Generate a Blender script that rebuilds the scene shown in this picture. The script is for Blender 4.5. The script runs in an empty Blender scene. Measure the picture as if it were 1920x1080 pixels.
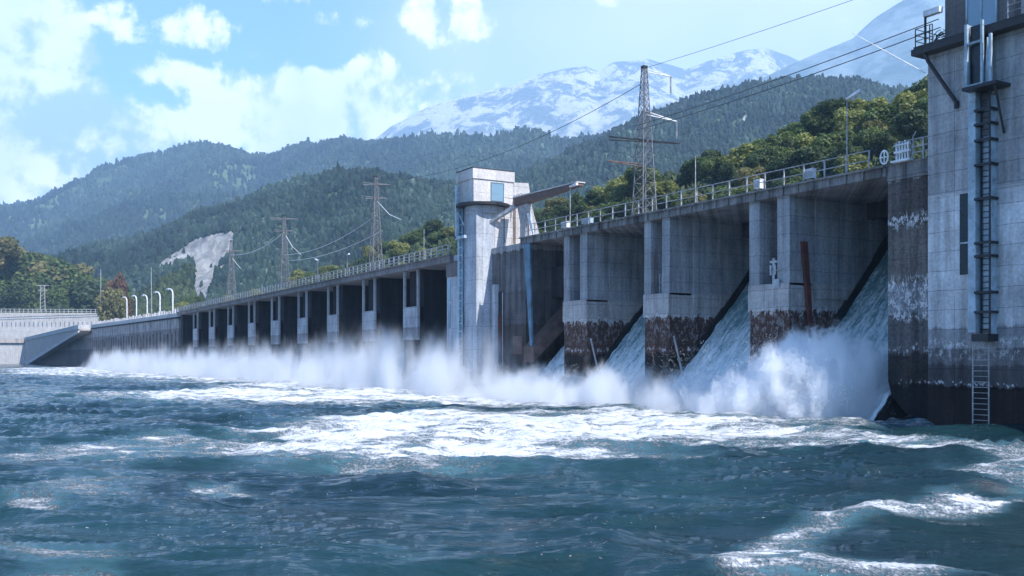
import bpy, math, random
import numpy as np
random.seed(7); RNG = np.random.default_rng(7)
C = bpy.context.scene.collection
R_ = math.radians

# ------------------------------------------------------------------ survey frame
# X runs along the dam (towards the right bank), Y goes upstream, Z up, metres; water at z=0
A = math.atan2(1110, 1867)
FX, FY = -math.cos(A), math.sin(A)
RX, RY = math.sin(A), math.cos(A)
FPX, HOR, EYE = 1866.7, 668.0, 4.0
def ray(px):
    s = (px-960)/FPX
    return FX+s*RX, FY+s*RY
def onY(px, Y):            # x where the sight line px meets the vertical plane Y
    dx, dy = ray(px); return dx*Y/dy
def zat(px, py, Y):
    dx, dy = ray(px); return EYE+(HOR-py)/FPX*(Y/dy)
def far(px, depth):
    dx, dy = ray(px); return dx*depth, dy*depth
def elev(py, depth): return EYE+(HOR-py)/FPX*depth
def onwater(px, py):
    d = FPX*EYE/(py-HOR); return far(px, d)

# ------------------------------------------------------------------ numpy noise
def _hash(ix, iy, iz, seed):
    h = (ix.astype(np.int64)*374761393 + iy.astype(np.int64)*668265263 + iz.astype(np.int64)*2147483647 + seed*1274126177) & 0xffffffff
    h = ((h ^ (h >> 13))*1274126177) & 0xffffffff
    h = (h ^ (h >> 16)) & 0xffffffff
    return h/4294967295.0
def vnoise(x, y, z=None, seed=0):
    if z is None: z = np.zeros_like(x)
    xi, yi, zi = np.floor(x), np.floor(y), np.floor(z)
    fx, fy, fz = x-xi, y-yi, z-zi
    u, v, w = fx*fx*fx*(fx*(fx*6-15)+10), fy*fy*fy*(fy*(fy*6-15)+10), fz*fz*fz*(fz*(fz*6-15)+10)
    def hh(a, b, c): return _hash(xi+a, yi+b, zi+c, seed)
    x00 = hh(0,0,0)*(1-u)+hh(1,0,0)*u; x10 = hh(0,1,0)*(1-u)+hh(1,1,0)*u
    r0 = x00*(1-v)+x10*v
    if not np.any(z): return r0
    x01 = hh(0,0,1)*(1-u)+hh(1,0,1)*u; x11 = hh(0,1,1)*(1-u)+hh(1,1,1)*u
    return r0*(1-w)+(x01*(1-v)+x11*v)*w
def fbm(x, y, oct=5, seed=0, gain=.5, ridged=False):
    s = np.zeros_like(x); a = 1; t = 0
    for k in range(oct):
        c, sn = math.cos(k*1.1+.3), math.sin(k*1.1+.3)
        xx, yy = (x*c-y*sn)*2**k+17.3*k, (x*sn+y*c)*2**k-9.1*k
        n = vnoise(xx, yy, seed=seed+k)
        if ridged: n = 1-np.abs(2*n-1)
        s += a*n; t += a; a *= gain
    return s/t
def sstep(a, b, x):
    t = np.clip((x-a)/(b-a), 0, 1); return t*t*(3-2*t)

# ------------------------------------------------------------------ mesh helpers
def tag(o, label=None, cat=None, group=None, kind=None):
    if label: o['label'] = label
    if cat: o['category'] = cat
    if group: o['group'] = group
    if kind: o['kind'] = kind
    return o
def empty(name, loc=(0,0,0), label=None, cat=None, group=None):
    o = bpy.data.objects.new(name, None); C.objects.link(o); o.location = loc; o.empty_display_size = .5
    return tag(o, label, cat, group)
class MB:
    def __init__(s): s.v = []; s.f = []; s.sm = False
    def box(s, x0, x1, y0, y1, z0, z1):
        b = len(s.v)
        s.v += [(x0,y0,z0),(x1,y0,z0),(x1,y1,z0),(x0,y1,z0),(x0,y0,z1),(x1,y0,z1),(x1,y1,z1),(x0,y1,z1)]
        s.f += [tuple(b+i for i in q) for q in ((0,3,2,1),(4,5,6,7),(0,1,5,4),(1,2,6,5),(2,3,7,6),(3,0,4,7))]
        return s
    def sbox(s, x0, x1, y0, y1, zb0, zb1, zt0, zt1):   # box whose bottom/top heights differ at x0 and x1
        b = len(s.v)
        s.v += [(x0,y0,zb0),(x1,y0,zb1),(x1,y1,zb1),(x0,y1,zb0),(x0,y0,zt0),(x1,y0,zt1),(x1,y1,zt1),(x0,y1,zt0)]
        s.f += [tuple(b+i for i in q) for q in ((0,3,2,1),(4,5,6,7),(0,1,5,4),(1,2,6,5),(2,3,7,6),(3,0,4,7))]
        return s
    def prism(s, pts, axis, a, b_):     # polygon extruded along an axis; pts are the two other coords
        n = len(pts); b = len(s.v)
        for t in (a, b_):
            for p, q in pts:
                s.v.append({'x':(t,p,q),'y':(p,t,q),'z':(p,q,t)}[axis])
        s.f.append(tuple(range(b, b+n))); s.f.append(tuple(range(b+2*n-1, b+n-1, -1)))
        for i in range(n):
            j = (i+1) % n; s.f.append((b+i, b+n+i, b+n+j, b+j))
        return s
    def tube(s, p0, p1, r, n=6, r1=None):
        p0, p1 = np.array(p0, float), np.array(p1, float); r1 = r if r1 is None else r1
        d = p1-p0; L = np.linalg.norm(d)
        if L < 1e-6: return s
        d /= L; u = np.cross(d, (0,0,1) if abs(d[2]) < .9 else (1,0,0)); u /= np.linalg.norm(u); w = np.cross(d, u)
        b = len(s.v)
        for p, rr in ((p0,r),(p1,r1)):
            for i in range(n):
                a = 2*math.pi*(i+.5)/n; s.v.append(tuple(p+rr*(math.cos(a)*u+math.sin(a)*w)))
        for i in range(n):
            j = (i+1) % n; s.f.append((b+i, b+j, b+n+j, b+n+i))
        s.f.append(tuple(b+i for i in range(n-1,-1,-1))); s.f.append(tuple(b+n+i for i in range(n)))
        return s
    def path(s, pts, r, n=6):
        for a, b in zip(pts[:-1], pts[1:]): s.tube(a, b, r, n)
        return s
    def build(s, name, mat, parent=None, smooth=False, label=None):
        me = bpy.data.meshes.new(name); me.from_pydata([tuple(map(float, v)) for v in s.v], [], s.f); me.update()
        import bmesh
        bm = bmesh.new(); bm.from_mesh(me); bmesh.ops.recalc_face_normals(bm, faces=bm.faces); bm.to_mesh(me); bm.free()
        me.materials.append(mat)
        if smooth: me.polygons.foreach_set('use_smooth', [True]*len(me.polygons))
        o = bpy.data.objects.new(name, me); C.objects.link(o)
        if parent is not None:
            o.parent = parent; o.location = tuple(-c for c in parent.location)   # meshes are in world metres
        if label: o['label'] = label
        return o
def npmesh(name, V, F, mat, smooth=True, attrs=None, parent=None, link=True):
    me = bpy.data.meshes.new(name); V = np.asarray(V, np.float32); F = np.asarray(F, np.int32)
    k = F.shape[1]
    me.vertices.add(len(V)); me.vertices.foreach_set('co', V.ravel())
    me.loops.add(F.size); me.loops.foreach_set('vertex_index', F.ravel())
    me.polygons.add(len(F)); me.polygons.foreach_set('loop_start', np.arange(0, F.size, k, dtype=np.int32))
    me.update(calc_edges=True)
    me.polygons.foreach_set('use_smooth', np.full(len(F), smooth))
    if attrs:
        for an, val in attrs.items():
            a = me.attributes.new(an, 'FLOAT', 'POINT'); a.data.foreach_set('value', np.asarray(val, np.float32))
    me.materials.append(mat); me.update()
    if not link: return me
    o = bpy.data.objects.new(name, me); C.objects.link(o)
    if parent is not None: o.parent = parent
    return o
def gridfaces(nu, nv):       # nu columns (outer), nv rows (inner)
    i = np.arange(nu-1)[:,None]*nv + np.arange(nv-1)[None,:]
    return np.stack([i, i+nv, i+nv+1, i+1], -1).reshape(-1, 4)

# ------------------------------------------------------------------ materials
class NT:
    def __init__(s, mat): s.t = mat.node_tree; s.n = s.t.nodes; s.l = s.t.links
    def new(s, ty, **k):
        n = s.n.new(ty)
        for a, b in k.items():
            if a == 'inp':
                for q, v in b.items(): s.put(n.inputs[q], v)
            else: setattr(n, a, b)
        return n
    def put(s, sock, v):
        if isinstance(v, bpy.types.NodeSocket): s.l.new(v, sock)
        else: sock.default_value = v
    def m(s, op, a, b=None, c=None, clamp=False):
        n = s.n.new('ShaderNodeMath'); n.operation = op; n.use_clamp = clamp
        for i, v in enumerate((a, b, c)):
            if v is not None: s.put(n.inputs[i], v)
        return n.outputs[0]
    def mapr(s, v, a, b, c=0., d=1., smooth=True):
        n = s.n.new('ShaderNodeMapRange'); n.interpolation_type = 'SMOOTHSTEP' if smooth else 'LINEAR'
        for i, q in enumerate((v, a, b, c, d)): s.put(n.inputs[i], q)
        return n.outputs[0]
    def mix(s, f, a, b, mode='MIX'):
        n = s.n.new('ShaderNodeMix'); n.data_type = 'RGBA'; n.blend_type = mode
        s.put(n.inputs[0], f); s.put(n.inputs[6], c4(a)); s.put(n.inputs[7], c4(b)); return n.outputs[2]
    def noise(s, vec, scale, detail=4, rough=.55, dist=0., out=0):
        n = s.n.new('ShaderNodeTexNoise'); s.put(n.inputs['Vector'], vec)
        n.inputs['Scale'].default_value = scale; n.inputs['Detail'].default_value = detail
        n.inputs['Roughness'].default_value = rough; n.inputs['Distortion'].default_value = dist
        return n.outputs[out]
    def vec(s, x, y, z):
        n = s.n.new('ShaderNodeCombineXYZ')
        for i, q in enumerate((x, y, z)): s.put(n.inputs[i], q)
        return n.outputs[0]
    def vm(s, op, a, b=None):
        n = s.n.new('ShaderNodeVectorMath'); n.operation = op; s.put(n.inputs[0], a)
        if b is not None: s.put(n.inputs[1], b)
        return n.outputs[1] if op in ('DOT_PRODUCT','LENGTH','DISTANCE') else n.outputs[0]
    def pos(s):
        g = s.n.new('ShaderNodeNewGeometry').outputs['Position']
        x = s.n.new('ShaderNodeSeparateXYZ'); s.l.new(g, x.inputs[0]); return g, x.outputs[0], x.outputs[1], x.outputs[2]
    def ramp(s, f, stops, interp='LINEAR'):
        n = s.n.new('ShaderNodeValToRGB'); n.color_ramp.interpolation = interp; e = n.color_ramp.elements
        while len(e) < len(stops): e.new(.5)
        for k, (p, c) in enumerate(stops): e[k].position = p; e[k].color = c4(c)
        s.put(n.inputs[0], f); return n.outputs[0]
    def bump(s, h, strength=.3, dist=.05):
        n = s.n.new('ShaderNodeBump'); s.put(n.inputs['Height'], h); n.inputs['Strength'].default_value = strength
        n.inputs['Distance'].default_value = dist; return n.outputs[0]
def c4(c):
    if isinstance(c, bpy.types.NodeSocket): return c
    return (c, c, c, 1) if isinstance(c, (int, float)) else tuple(c)+(1,) if len(c) == 3 else c
def newmat(name, rough=.8, spec=.4):
    m = bpy.data.materials.new(name); m.use_nodes = True; t = NT(m)
    b = m.node_tree.nodes['Principled BSDF']; b.inputs['Roughness'].default_value = rough
    b.inputs['Specular IOR Level'].default_value = spec
    return m, t, b
def attr(t, name):
    n = t.n.new('ShaderNodeAttribute'); n.attribute_name = name; return n.outputs['Fac']

def concrete(name, zones, panel=(2.4,1.25), streak=.5, line=.55, warp=.35, chips=(), rust=0., mottle=.2, bumps=.4):
    """zones: [(z_top, colour), ...] from the water up; chips: heights with flaked white lime"""
    m, t, b = newmat(name, .88, .25)
    g, x, y, z = t.pos()
    u = t.m('ADD', x, y)
    wall = t.vec(u, t.m('MULTIPLY', z, 1), 0.)
    st = t.noise(t.vec(t.m('MULTIPLY', u, 1.0), t.m('MULTIPLY', z, .07), 0.), 1.6, 5, .65)      # run-off streaks
    st2 = t.noise(t.vec(t.m('MULTIPLY', u, 1.0), t.m('MULTIPLY', z, .05), 3.), .55, 3, .5)
    bl = t.noise(g, .45, 6, .6); fine = t.noise(g, 5., 5, .65)
    zz = t.m('ADD', z, t.m('MULTIPLY', t.m('SUBTRACT', st, .5), warp*2.4))
    zz = t.m('ADD', zz, t.m('MULTIPLY', t.m('SUBTRACT', fine, .5), warp*.8))
    col = c4(zones[0][1])
    for k in range(1, len(zones)):
        f = t.mapr(zz, zones[k-1][0]-.07, zones[k-1][0]+.07)
        col = t.mix(f, col, zones[k][1])
    k = t.mapr(t.m('MULTIPLY_ADD', st, .6, t.m('MULTIPLY', bl, .4)), .32, .68)
    col = t.mix(1., col, t.mix(k, (1-streak,)*3, (1+streak*.35,)*3), 'MULTIPLY')
    col = t.mix(t.mapr(st2, .55, .72, 0, streak*.9), col, t.mix(1., col, (.42,.37,.33), 'MULTIPLY'))
    col = t.mix(1., col, t.mix(t.mapr(fine, .3, .7), (1-mottle,)*3, (1+mottle*.4,)*3), 'MULTIPLY')
    # pour lines and formwork joints
    br = t.new('ShaderNodeTexBrick', offset=0., squash=1., inp={'Vector': t.vec(t.m('ADD', u, t.m('MULTIPLY', bl, .12)), t.m('ADD', z, t.m('MULTIPLY', bl, .18)), 0.), 'Scale': 1., 'Mortar Size': .016, 'Mortar Smooth': .4,
        'Brick Width': panel[0], 'Row Height': panel[1], 'Color1': (.9,.9,.9,1), 'Color2': (1.05,1.05,1.05,1), 'Mortar': (.5,.5,.5,1)})
    col = t.mix(line, col, t.mix(1., col, br.outputs['Color'], 'MULTIPLY'))
    col = t.mix(t.m('MULTIPLY', br.outputs['Fac'], line), col, t.mix(1., col, (.25,.24,.24), 'MULTIPLY'))
    for ch, h, amt in chips:
        fl = t.m('MULTIPLY', t.mapr(t.m('ABSOLUTE', t.m('SUBTRACT', zz, ch)), 0, h, 1, 0), t.mapr(t.noise(t.vec(u, t.m('MULTIPLY', z, .6), 1.), 3.6, 8, .78), .515, .56))
        col = t.mix(t.m('MULTIPLY', fl, amt), col, (.62,.62,.63))
    if rust:
        rr = t.mapr(t.noise(t.vec(u, t.m('MULTIPLY', z, .12), 7.), 1.1, 5, .6), .6, .7, 0, rust)
        col = t.mix(rr, col, (.16,.06,.03))
    t.put(b.inputs['Base Color'], col)
    hgt = t.m('ADD', t.m('MULTIPLY', fine, .6), t.m('MULTIPLY', br.outputs['Fac'], -1.))
    t.put(b.inputs['Normal'], t.bump(t.m('ADD', hgt, t.m('MULTIPLY', bl, 1.5)), bumps, .08))
    return m
def plain(name, col, rough=.55, metal=0., var=.3, scale=3., spec=.4, rust=0.):
    m, t, b = newmat(name, rough, spec); g, x, y, z = t.pos()
    n = t.noise(g, scale, 5, .6)
    c = t.mix(1., col, t.mix(t.mapr(n, .3, .7), (1-var,)*3, (1+var*.4,)*3), 'MULTIPLY')
    if rust: c = t.mix(t.mapr(t.noise(g, scale*2.3, 4, .6), .56, .66, 0, rust), c, (.13,.055,.03))
    t.put(b.inputs['Base Color'], c); b.inputs['Metallic'].default_value = metal
    t.put(b.inputs['Roughness'], t.mapr(n, .3, .7, rough*.8, min(1, rough*1.2)))
    return m

G1 = (.33,.345,.365)
M = {}
M['pier'] = concrete('pier_concrete', [(4.2,(.024,.019,.018)),(7.15,(.095,.050,.038)),(9.02,(.44,.42,.41)),(99,G1)], streak=.45, warp=.6, chips=[(7.15,.45,.9),(4.6,.25,.7),(6.0,1.6,.25)], rust=.5)
M['endpier'] = concrete('end_pier_concrete', [(2.3,(.02,.018,.018)),(4.2,(.05,.042,.04)),(6.5,(.13,.12,.12)),(8.4,(.27,.28,.30)),(12.3,(.17,.155,.145)),(14.7,(.12,.105,.10)),(99,(.33,.32,.31))],
        panel=(2.5,2.0), streak=.65, warp=.5, chips=[(12.2,.7,.95),(8.3,.9,.95),(7.2,1.4,.8),(6.4,.35,.9),(4.4,.35,.9),(2.5,.2,.6)], rust=.4, mottle=.4)
M['tower'] = concrete('tower_concrete', [(2.3,(.028,.020,.019)),(3.5,(.10,.092,.095)),(4.4,(.19,.18,.185)),(5.6,(.34,.34,.355)),(13.2,(.60,.61,.63)),(99,(.42,.42,.43))],
        panel=(2.1,1.12), streak=.5, line=.6, chips=[(4.7,.4,.9),(2.45,.12,.9),(4.1,.5,.5)], rust=.2)
M['shaft'] = concrete('shaft_concrete', [(1.2,(.10,.10,.10)),(99,(.46,.49,.54))], panel=(1.6,2.4), streak=.35, line=.7)
M['house'] = concrete('machine_house_concrete', [(99,(.52,.50,.49))], panel=(1.25,1.1), streak=.22, line=.8, mottle=.2, rust=.25)
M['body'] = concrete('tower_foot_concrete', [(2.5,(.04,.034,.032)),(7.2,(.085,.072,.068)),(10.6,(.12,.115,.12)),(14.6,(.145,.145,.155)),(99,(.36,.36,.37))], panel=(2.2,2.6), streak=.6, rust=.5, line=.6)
M['lpier'] = concrete('left_pier_concrete', [(6.0,(.03,.027,.028)),(7.6,(.30,.29,.30)),(10.2,(.44,.45,.48)),(99,(.075,.078,.09))], panel=(9,1.25), streak=.45, chips=[(7.6,.2,.6),(6.1,.35,.9)], warp=.12, line=.8)
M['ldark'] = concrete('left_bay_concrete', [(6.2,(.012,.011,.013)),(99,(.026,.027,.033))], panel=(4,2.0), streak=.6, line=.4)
M['edge'] = concrete('left_post_concrete', [(99,(.42,.42,.43))], streak=.3)
M['wet'] = concrete('wet_curb_concrete', [(99,(.02,.022,.024))], streak=.5, line=.2)
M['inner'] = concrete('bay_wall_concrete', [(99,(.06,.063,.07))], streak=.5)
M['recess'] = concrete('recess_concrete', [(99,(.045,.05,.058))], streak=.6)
M['deck'] = concrete('deck_concrete', [(99,(.24,.235,.235))], panel=(1.3,3), streak=.7, warp=.2, line=.7, rust=.3)
M['ldeck'] = concrete('left_deck_concrete', [(99,(.24,.22,.215))], panel=(6,3), streak=.4, line=.5)
M['twall'] = concrete('training_wall_concrete', [(6.5,(.13,.11,.11)),(10.5,(.24,.22,.22)),(99,(.36,.35,.35))], panel=(7,6), streak=.7, rust=.25)
M['lwall'] = concrete('bank_wall_concrete', [(99,(.50,.49,.49))], panel=(6,3), streak=.25, mottle=.25)
M['bwall'] = concrete('wing_wall_concrete', [(99,(.46,.41,.39))], panel=(8,6), streak=.35, rust=.2)
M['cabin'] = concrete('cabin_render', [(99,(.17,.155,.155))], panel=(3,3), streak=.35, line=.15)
M['cabinlit'] = concrete('turret_render_lit', [(99,(.58,.55,.54))], panel=(3,3), streak=.22, line=.2, rust=.2)  # paler copy of the cabin render, sunlight put into its colour
M['bluesteel'] = plain('pale_blue_painted_steel', (.36,.46,.53), .45, 0, .35, 1.2, rust=.35)
M['bluedk'] = plain('blue_painted_gate_steel', (.10,.19,.27), .5, 0, .45, .8, rust=.3)
M['steel'] = plain('galvanised_steel', (.42,.43,.45), .45, .6, .35, 2., rust=.4)
M['dark'] = plain('dark_painted_steel', (.025,.028,.034), .5, .2, .4, 2., rust=.2)
M['rust'] = plain('rusted_steel', (.12,.038,.028), .85, .0, .5, 2.)
M['brown'] = plain('brown_weathered_steel', (.16,.105,.09), .7, .1, .45, 1.2, rust=.3)
M['white'] = plain('white_paint', (.72,.73,.75), .5, 0, .3, 3., rust=.15)
M['wire'] = plain('cable_sheath', (.07,.08,.09), .6, .2, .2, 2.)
M['wirelight'] = plain('aluminium_wire', (.6,.62,.65), .4, .6, .2, 2.)
M['lattice'] = plain('lattice_steel', (.20,.20,.215), .6, .3, .4, 3., rust=.3)
M['roof'] = plain('roof_felt', (.05,.05,.055), .9)
M['rail'] = plain('weathered_railing_steel', (.40,.40,.41), .55, .1, .45, 2.5, rust=.5)
def glassmat(name, col):
    m, t, b = newmat(name, .06, .9); b.inputs['Base Color'].default_value = c4(col); b.inputs['Coat Weight'].default_value = .6; b.inputs['Coat Roughness'].default_value = .03
    return m
M['glass'] = glassmat('window_glass', (.16,.26,.33)); M['glassdk'] = plain('dark_window_glass', (.008,.014,.022), .3, 0, .3, 2.)

# ------------------------------------------------------------------ camera, light, sky
cam = bpy.data.cameras.new('camera'); co = bpy.data.objects.new('camera', cam); C.objects.link(co)
cam.lens = 35; cam.sensor_width = 36; cam.shift_y = (HOR-540)/1920; cam.clip_start = .2; cam.clip_end = 60000
co.location = (0,0,EYE); co.rotation_euler = (math.pi/2, 0, math.atan2(-FX, FY)); bpy.context.scene.camera = co
SUN_AZ = math.atan2(.17, .98); SUN_EL = R_(46)          # azimuth angle in the XY plane from +X towards +Y
sd = (math.cos(SUN_EL)*math.cos(SUN_AZ), math.cos(SUN_EL)*math.sin(SUN_AZ), math.sin(SUN_EL))
sl = bpy.data.lights.new('sun', 'SUN'); sl.energy = 5.0; sl.angle = R_(.53); sl.color = (1,.96,.91)
so = bpy.data.objects.new('sun', sl); C.objects.link(so)
from mathutils import Vector
so.rotation_euler = Vector(sd).to_track_quat('Z','Y').to_euler(); so.location = (0,0,200)
sc = bpy.context.scene
w = bpy.data.worlds.new('World'); sc.world = w; w.use_nodes = True
t = NT(w); bg = t.n['Background']; bg.inputs['Strength'].default_value = .15
sky = t.n.new('ShaderNodeTexSky'); sky.sky_type = 'NISHITA'; sky.sun_disc = False; sky.sun_elevation = SUN_EL
sky.sun_rotation = math.pi/2-SUN_AZ; sky.altitude = 300; sky.air_density = 1.0; sky.dust_density = .6; sky.ozone_density = 2.2
d = t.n.new('ShaderNodeTexCoord').outputs['Generated']
sx = t.n.new('ShaderNodeSeparateXYZ'); t.l.new(d, sx.inputs[0])
el = t.m('ARCSINE', sx.outputs[2])
daz = t.m('ARCTAN2', t.vm('DOT_PRODUCT', d, (RX, RY, 0)), t.vm('DOT_PRODUCT', d, (FX, FY, 0)))   # bearing clockwise of down-valley
n1 = t.noise(d, 8., 12, .6, .15); n1b = t.noise(t.vm('ADD', d, (sd[0]*.035, sd[1]*.035, sd[2]*.035)), 8., 12, .6, .15); n2 = t.noise(d, 26., 8, .65, .1); nb = t.noise(d, 3., 3, .5)
def dirof(px, py):
    s = (px-960)/FPX; return math.atan(s), math.atan((HOR-py)/FPX/math.sqrt(1+s*s))
def lobe(px, py, rx, ry, amp):
    a, e = dirof(px, py); ra, re_ = rx/FPX*math.cos(a)**2, ry/FPX
    q = t.m('SQRT', t.m('ADD', t.m('POWER', t.m('DIVIDE', t.m('SUBTRACT', daz, a), ra), 2.), t.m('POWER', t.m('DIVIDE', t.m('SUBTRACT', el, e), re_), 2.)))
    return t.m('MULTIPLY', t.mapr(q, .25, 1.25, 1., 0.), amp)
lobes = [(30,90,190,170,1.15),(60,260,280,140,1.1),(270,290,200,90,.95),(375,48,85,55,.75),(340,140,110,35,.55),(560,205,230,110,1.),(700,190,120,95,.95),(830,190,85,70,.8),(640,40,90,25,.5),(480,110,55,45,.5),(835,35,100,60,.8),(620,265,200,50,.8),(-300,150,350,200,1.),(2300,100,350,150,.8)]
acc = None
for L in lobes:
    v = lobe(*L); acc = v if acc is None else t.m('MAXIMUM', acc, v)
dens = t.m('ADD', t.m('ADD', acc, t.m('MULTIPLY', t.m('SUBTRACT', n1, .5), 3.4)), t.m('MULTIPLY', t.m('SUBTRACT', n2, .5), 1.3))
mask = t.mapr(dens, .27, .62)
# thin veil over the right half and down by the horizon on the left
veil = t.m('MAXIMUM', lobe(1350,60,700,300,1.), lobe(80,330,460,130,.8))
veil = t.m('MAXIMUM', veil, t.m('MAXIMUM', lobe(960,90,300,200,.7), lobe(2600,-300,900,900,.7)))
veil = t.m('MULTIPLY', veil, t.mapr(nb, .25, .7, .6, 1.05))
cloud_light = t.mapr(t.m('ADD', t.m('MULTIPLY', t.m('SUBTRACT', n1, n1b), 9.), t.m('MULTIPLY', t.m('SUBTRACT', n2, .5), 1.8)), -.7, .4)  # painted relief: cloud flanks brighter towards the sun, darker away from it
CB = 5.7
ccol = t.mix(cloud_light, (CB*.36,CB*.50,CB*.74), (CB*1.12,CB*1.12,CB*1.18))
ccol = t.mix(t.mapr(t.noise(d, 5.5, 5, .5), .45, .68, 0, .55), ccol, (CB*.42,CB*.55,CB*.78))  # grey shaded parts of the clouds, painted in by noise
skyc = t.mix(1., sky.outputs[0], (.52,.74,.98), 'MULTIPLY')
skyc = t.mix(veil, skyc, (CB*.70,CB*.76,CB*.98))
t.put(bg.inputs['Color'], t.mix(mask, skyc, ccol))
sc.view_settings.view_transform = 'Standard'; sc.view_settings.look = 'None'; sc.view_settings.gamma = 1; sc.view_settings.exposure = 0.92
sc.render.engine = 'CYCLES'
sc.cycles.volume_bounces = 12; sc.cycles.max_bounces = 14; sc.cycles.use_denoising = True
sc.cycles.volume_step_rate = 1.0; sc.cycles.volume_max_steps = 256
sc.cycles.sample_clamp_indirect = 10
# ================================================================== the right-hand spillway
DY = 51.2
piers = [(onY(1057,DY), onY(1101,DY)), (onY(1208,DY), onY(1256,DY)), (onY(1405,DY), onY(1481,DY))]
XE0 = onY(1665, DY); XT0 = onY(1740, 50.2); XB0, XB1 = onY(905,DY), onY(986,DY)
ZD, ZU = 15.7, 15.05
dam = empty('spillway_dam', (-65, 55, 0), 'concrete gated spillway with three broad piers and four steep water chutes', 'dam')
def chute_z(Y): return 1.9+(Y-51.6)*1.06
for k, (a, b) in enumerate(piers):
    wd = b-a; l1 = a+wd*.26; r0 = b-wd*.30
    p = MB()
    p.box(a, l1, DY, DY+2.2, 8.9, 15.1).box(r0, b, DY, DY+2.2, 8.9, 15.1)         # posts of the stop-log slot
    p.box(a+.02, b-.02, DY+2.2, 66, -1, 15.12)                                    # pier body
    p.box(a, b, DY-.12, DY+2.2, 7.15, 9.06)                                       # pale cap
    p.box(a+.06, b-.06, DY+.02, DY+2.2, 1.6, 7.15)
    p.prism([(DY+2.2,-1),(DY-1.7,-1),(DY-1.5,.6),(DY+.02,2.2),(DY+2.2,2.2)], 'x', a-.05, b-.1)   # flared foot
    p.prism([(53.6,8.0),(53.6,15.06),(61.8,15.06),(61.8,14.6),(57.3,8.0)], 'x', b-.02, b+.13)      # panelled lining of the bay side
    p.prism([(53.6,8.0),(53.6,15.06),(61.8,15.06),(61.8,14.6),(57.3,8.0)], 'x', a-.13, a+.02)
    p.build('pier', M['pier'], dam)
    q = MB()                                                                       # wet curb along the chute
    for x0, x1 in ((b-.05, b+.28), (a-.28, a+.05)):
        q.prism([(50.4,chute_z(50.4)-.8),(50.4,chute_z(50.4)+.4),(66,chute_z(66)+1.1),(66,chute_z(66)-.8)], 'x', x0, x1)
    q.build('chute_curb', M['wet'], dam)
    pp = MB(); pp.tube((b+.18,DY+.25,5.6),(b+.55,DY+.9,2.3),.08); pp.build('drain_pipe', M['steel'], dam)
# fittings in the pier recesses
def ledge_ladder(a, b):
    g = MB(); wd = b-a; x0, x1 = a+wd*.52, a+wd*.69
    for x in (x0, (x0+x1)/2, x1): g.tube((x,DY+.25,9.06),(x,DY+.25,10.6),.035,5)
    for z in (9.5,9.9,10.3,10.6): g.tube((x0,DY+.25,z),(x1,DY+.25,z),.03,5)
    g.build('ledge_guard', M['rail'], dam)
ledge_ladder(*piers[1])
g = MB(); a, b = piers[2]; wd = b-a
g.box(a+wd*.5,a+wd*.56,DY+.3,DY+.45,9.06,10.9).box(a+wd*.44,a+wd*.62,DY+.28,DY+.5,10.55,10.72).box(a+wd*.46,a+wd*.5,DY+.2,DY+.6,9.7,10.4).box(a+wd*.57,a+wd*.61,DY+.2,DY+.6,9.7,10.4)
g.tube((a+wd*.6,DY-.05,9.9),(b,DY-.05,10.2),.04).box(a+wd*.64,a+wd*.8,DY-.2,DY-.12,8.75,9.35)
g.build('winch', M['steel'], dam)
g = MB(); a, b = piers[0]; wd = b-a
g.box(a+wd*.34,a+wd*.7,DY+1.2,DY+1.3,9.06,11.2); g.build('slot_shutter', M['dark'], dam)
st = MB(); b = piers[2][1]
st.prism([(52.1,11.9),(52.6,11.9),(53.4,3.6),(53.1,3.6)], 'x', b+.1, b+.3); st.build('rusty_gate_guide', M['rust'], dam)
# bay ends: gate housing, radial gate, crest
for k, (x0, x1) in enumerate(((XB1, piers[0][0]), (piers[0][1], piers[1][0]), (piers[1][1], piers[2][0]), (piers[2][1], XE0))):
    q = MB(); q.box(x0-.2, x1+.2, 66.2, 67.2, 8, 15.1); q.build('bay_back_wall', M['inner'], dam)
    q = MB()
    arc = [(60.8+2.2*math.cos(R_(t_)), 15.0-5.2*math.sin(R_(t_))) for t_ in range(8, 60, 8)]
    pts = [(64.2-.0+ (c-60.8)*.5, z) for c, z in arc]
    q.prism([(p_[0], p_[1]) for p_ in pts]+[(p_[0]+.35, p_[1]) for p_ in pts[::-1]], 'x', x0+.45, x1-.45)
    q.tube((x0+.9,58.9,14.2),(x0+1.2,64.2,12.2),.22).tube((x1-.9,58.9,14.2),(x1-1.2,64.2,12.2),.22)
    q.build('radial_gate', M['dark'], dam)
    q = MB(); q.box(x0+.05, x1-.05, 58.8, 59.6, 13.9, 15.06); q.build('lintel_beam', M['inner'], dam)
    q = MB(); q.prism([(49,-1),(51.2,.9),(66.1,chute_z(66)-.6),(66.1,-1)], 'x', x0-.02, x1+.02); q.build('spillway_slab', M['wet'], dam)
q = MB(); x1 = XE0-.1                                                             # hoist gear in the nearest bay
q.box(x1-2.6, x1, 57.2, 58.4, 12.1, 12.5).box(x1-2.2, x1-.1, 57.0, 57.9, 10.9, 11.2).tube((x1-3.4,57.4,12.9),(x1-1.2,57.4,11.9),.22).tube((x1-1.6,57.5,12.5),(x1-1.6,57.5,15.0),.07).tube((x1-.8,57.5,12.5),(x1-.7,57.5,15.0),.07).tube((x1-1.5,57.0,11.1),(x1-1.9,57.0,8.4),.06).box(x1-.5,x1-.3,56.6,57.2,9.0,15.0)
q.build('hoist_gear', M['dark'], dam)
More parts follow.
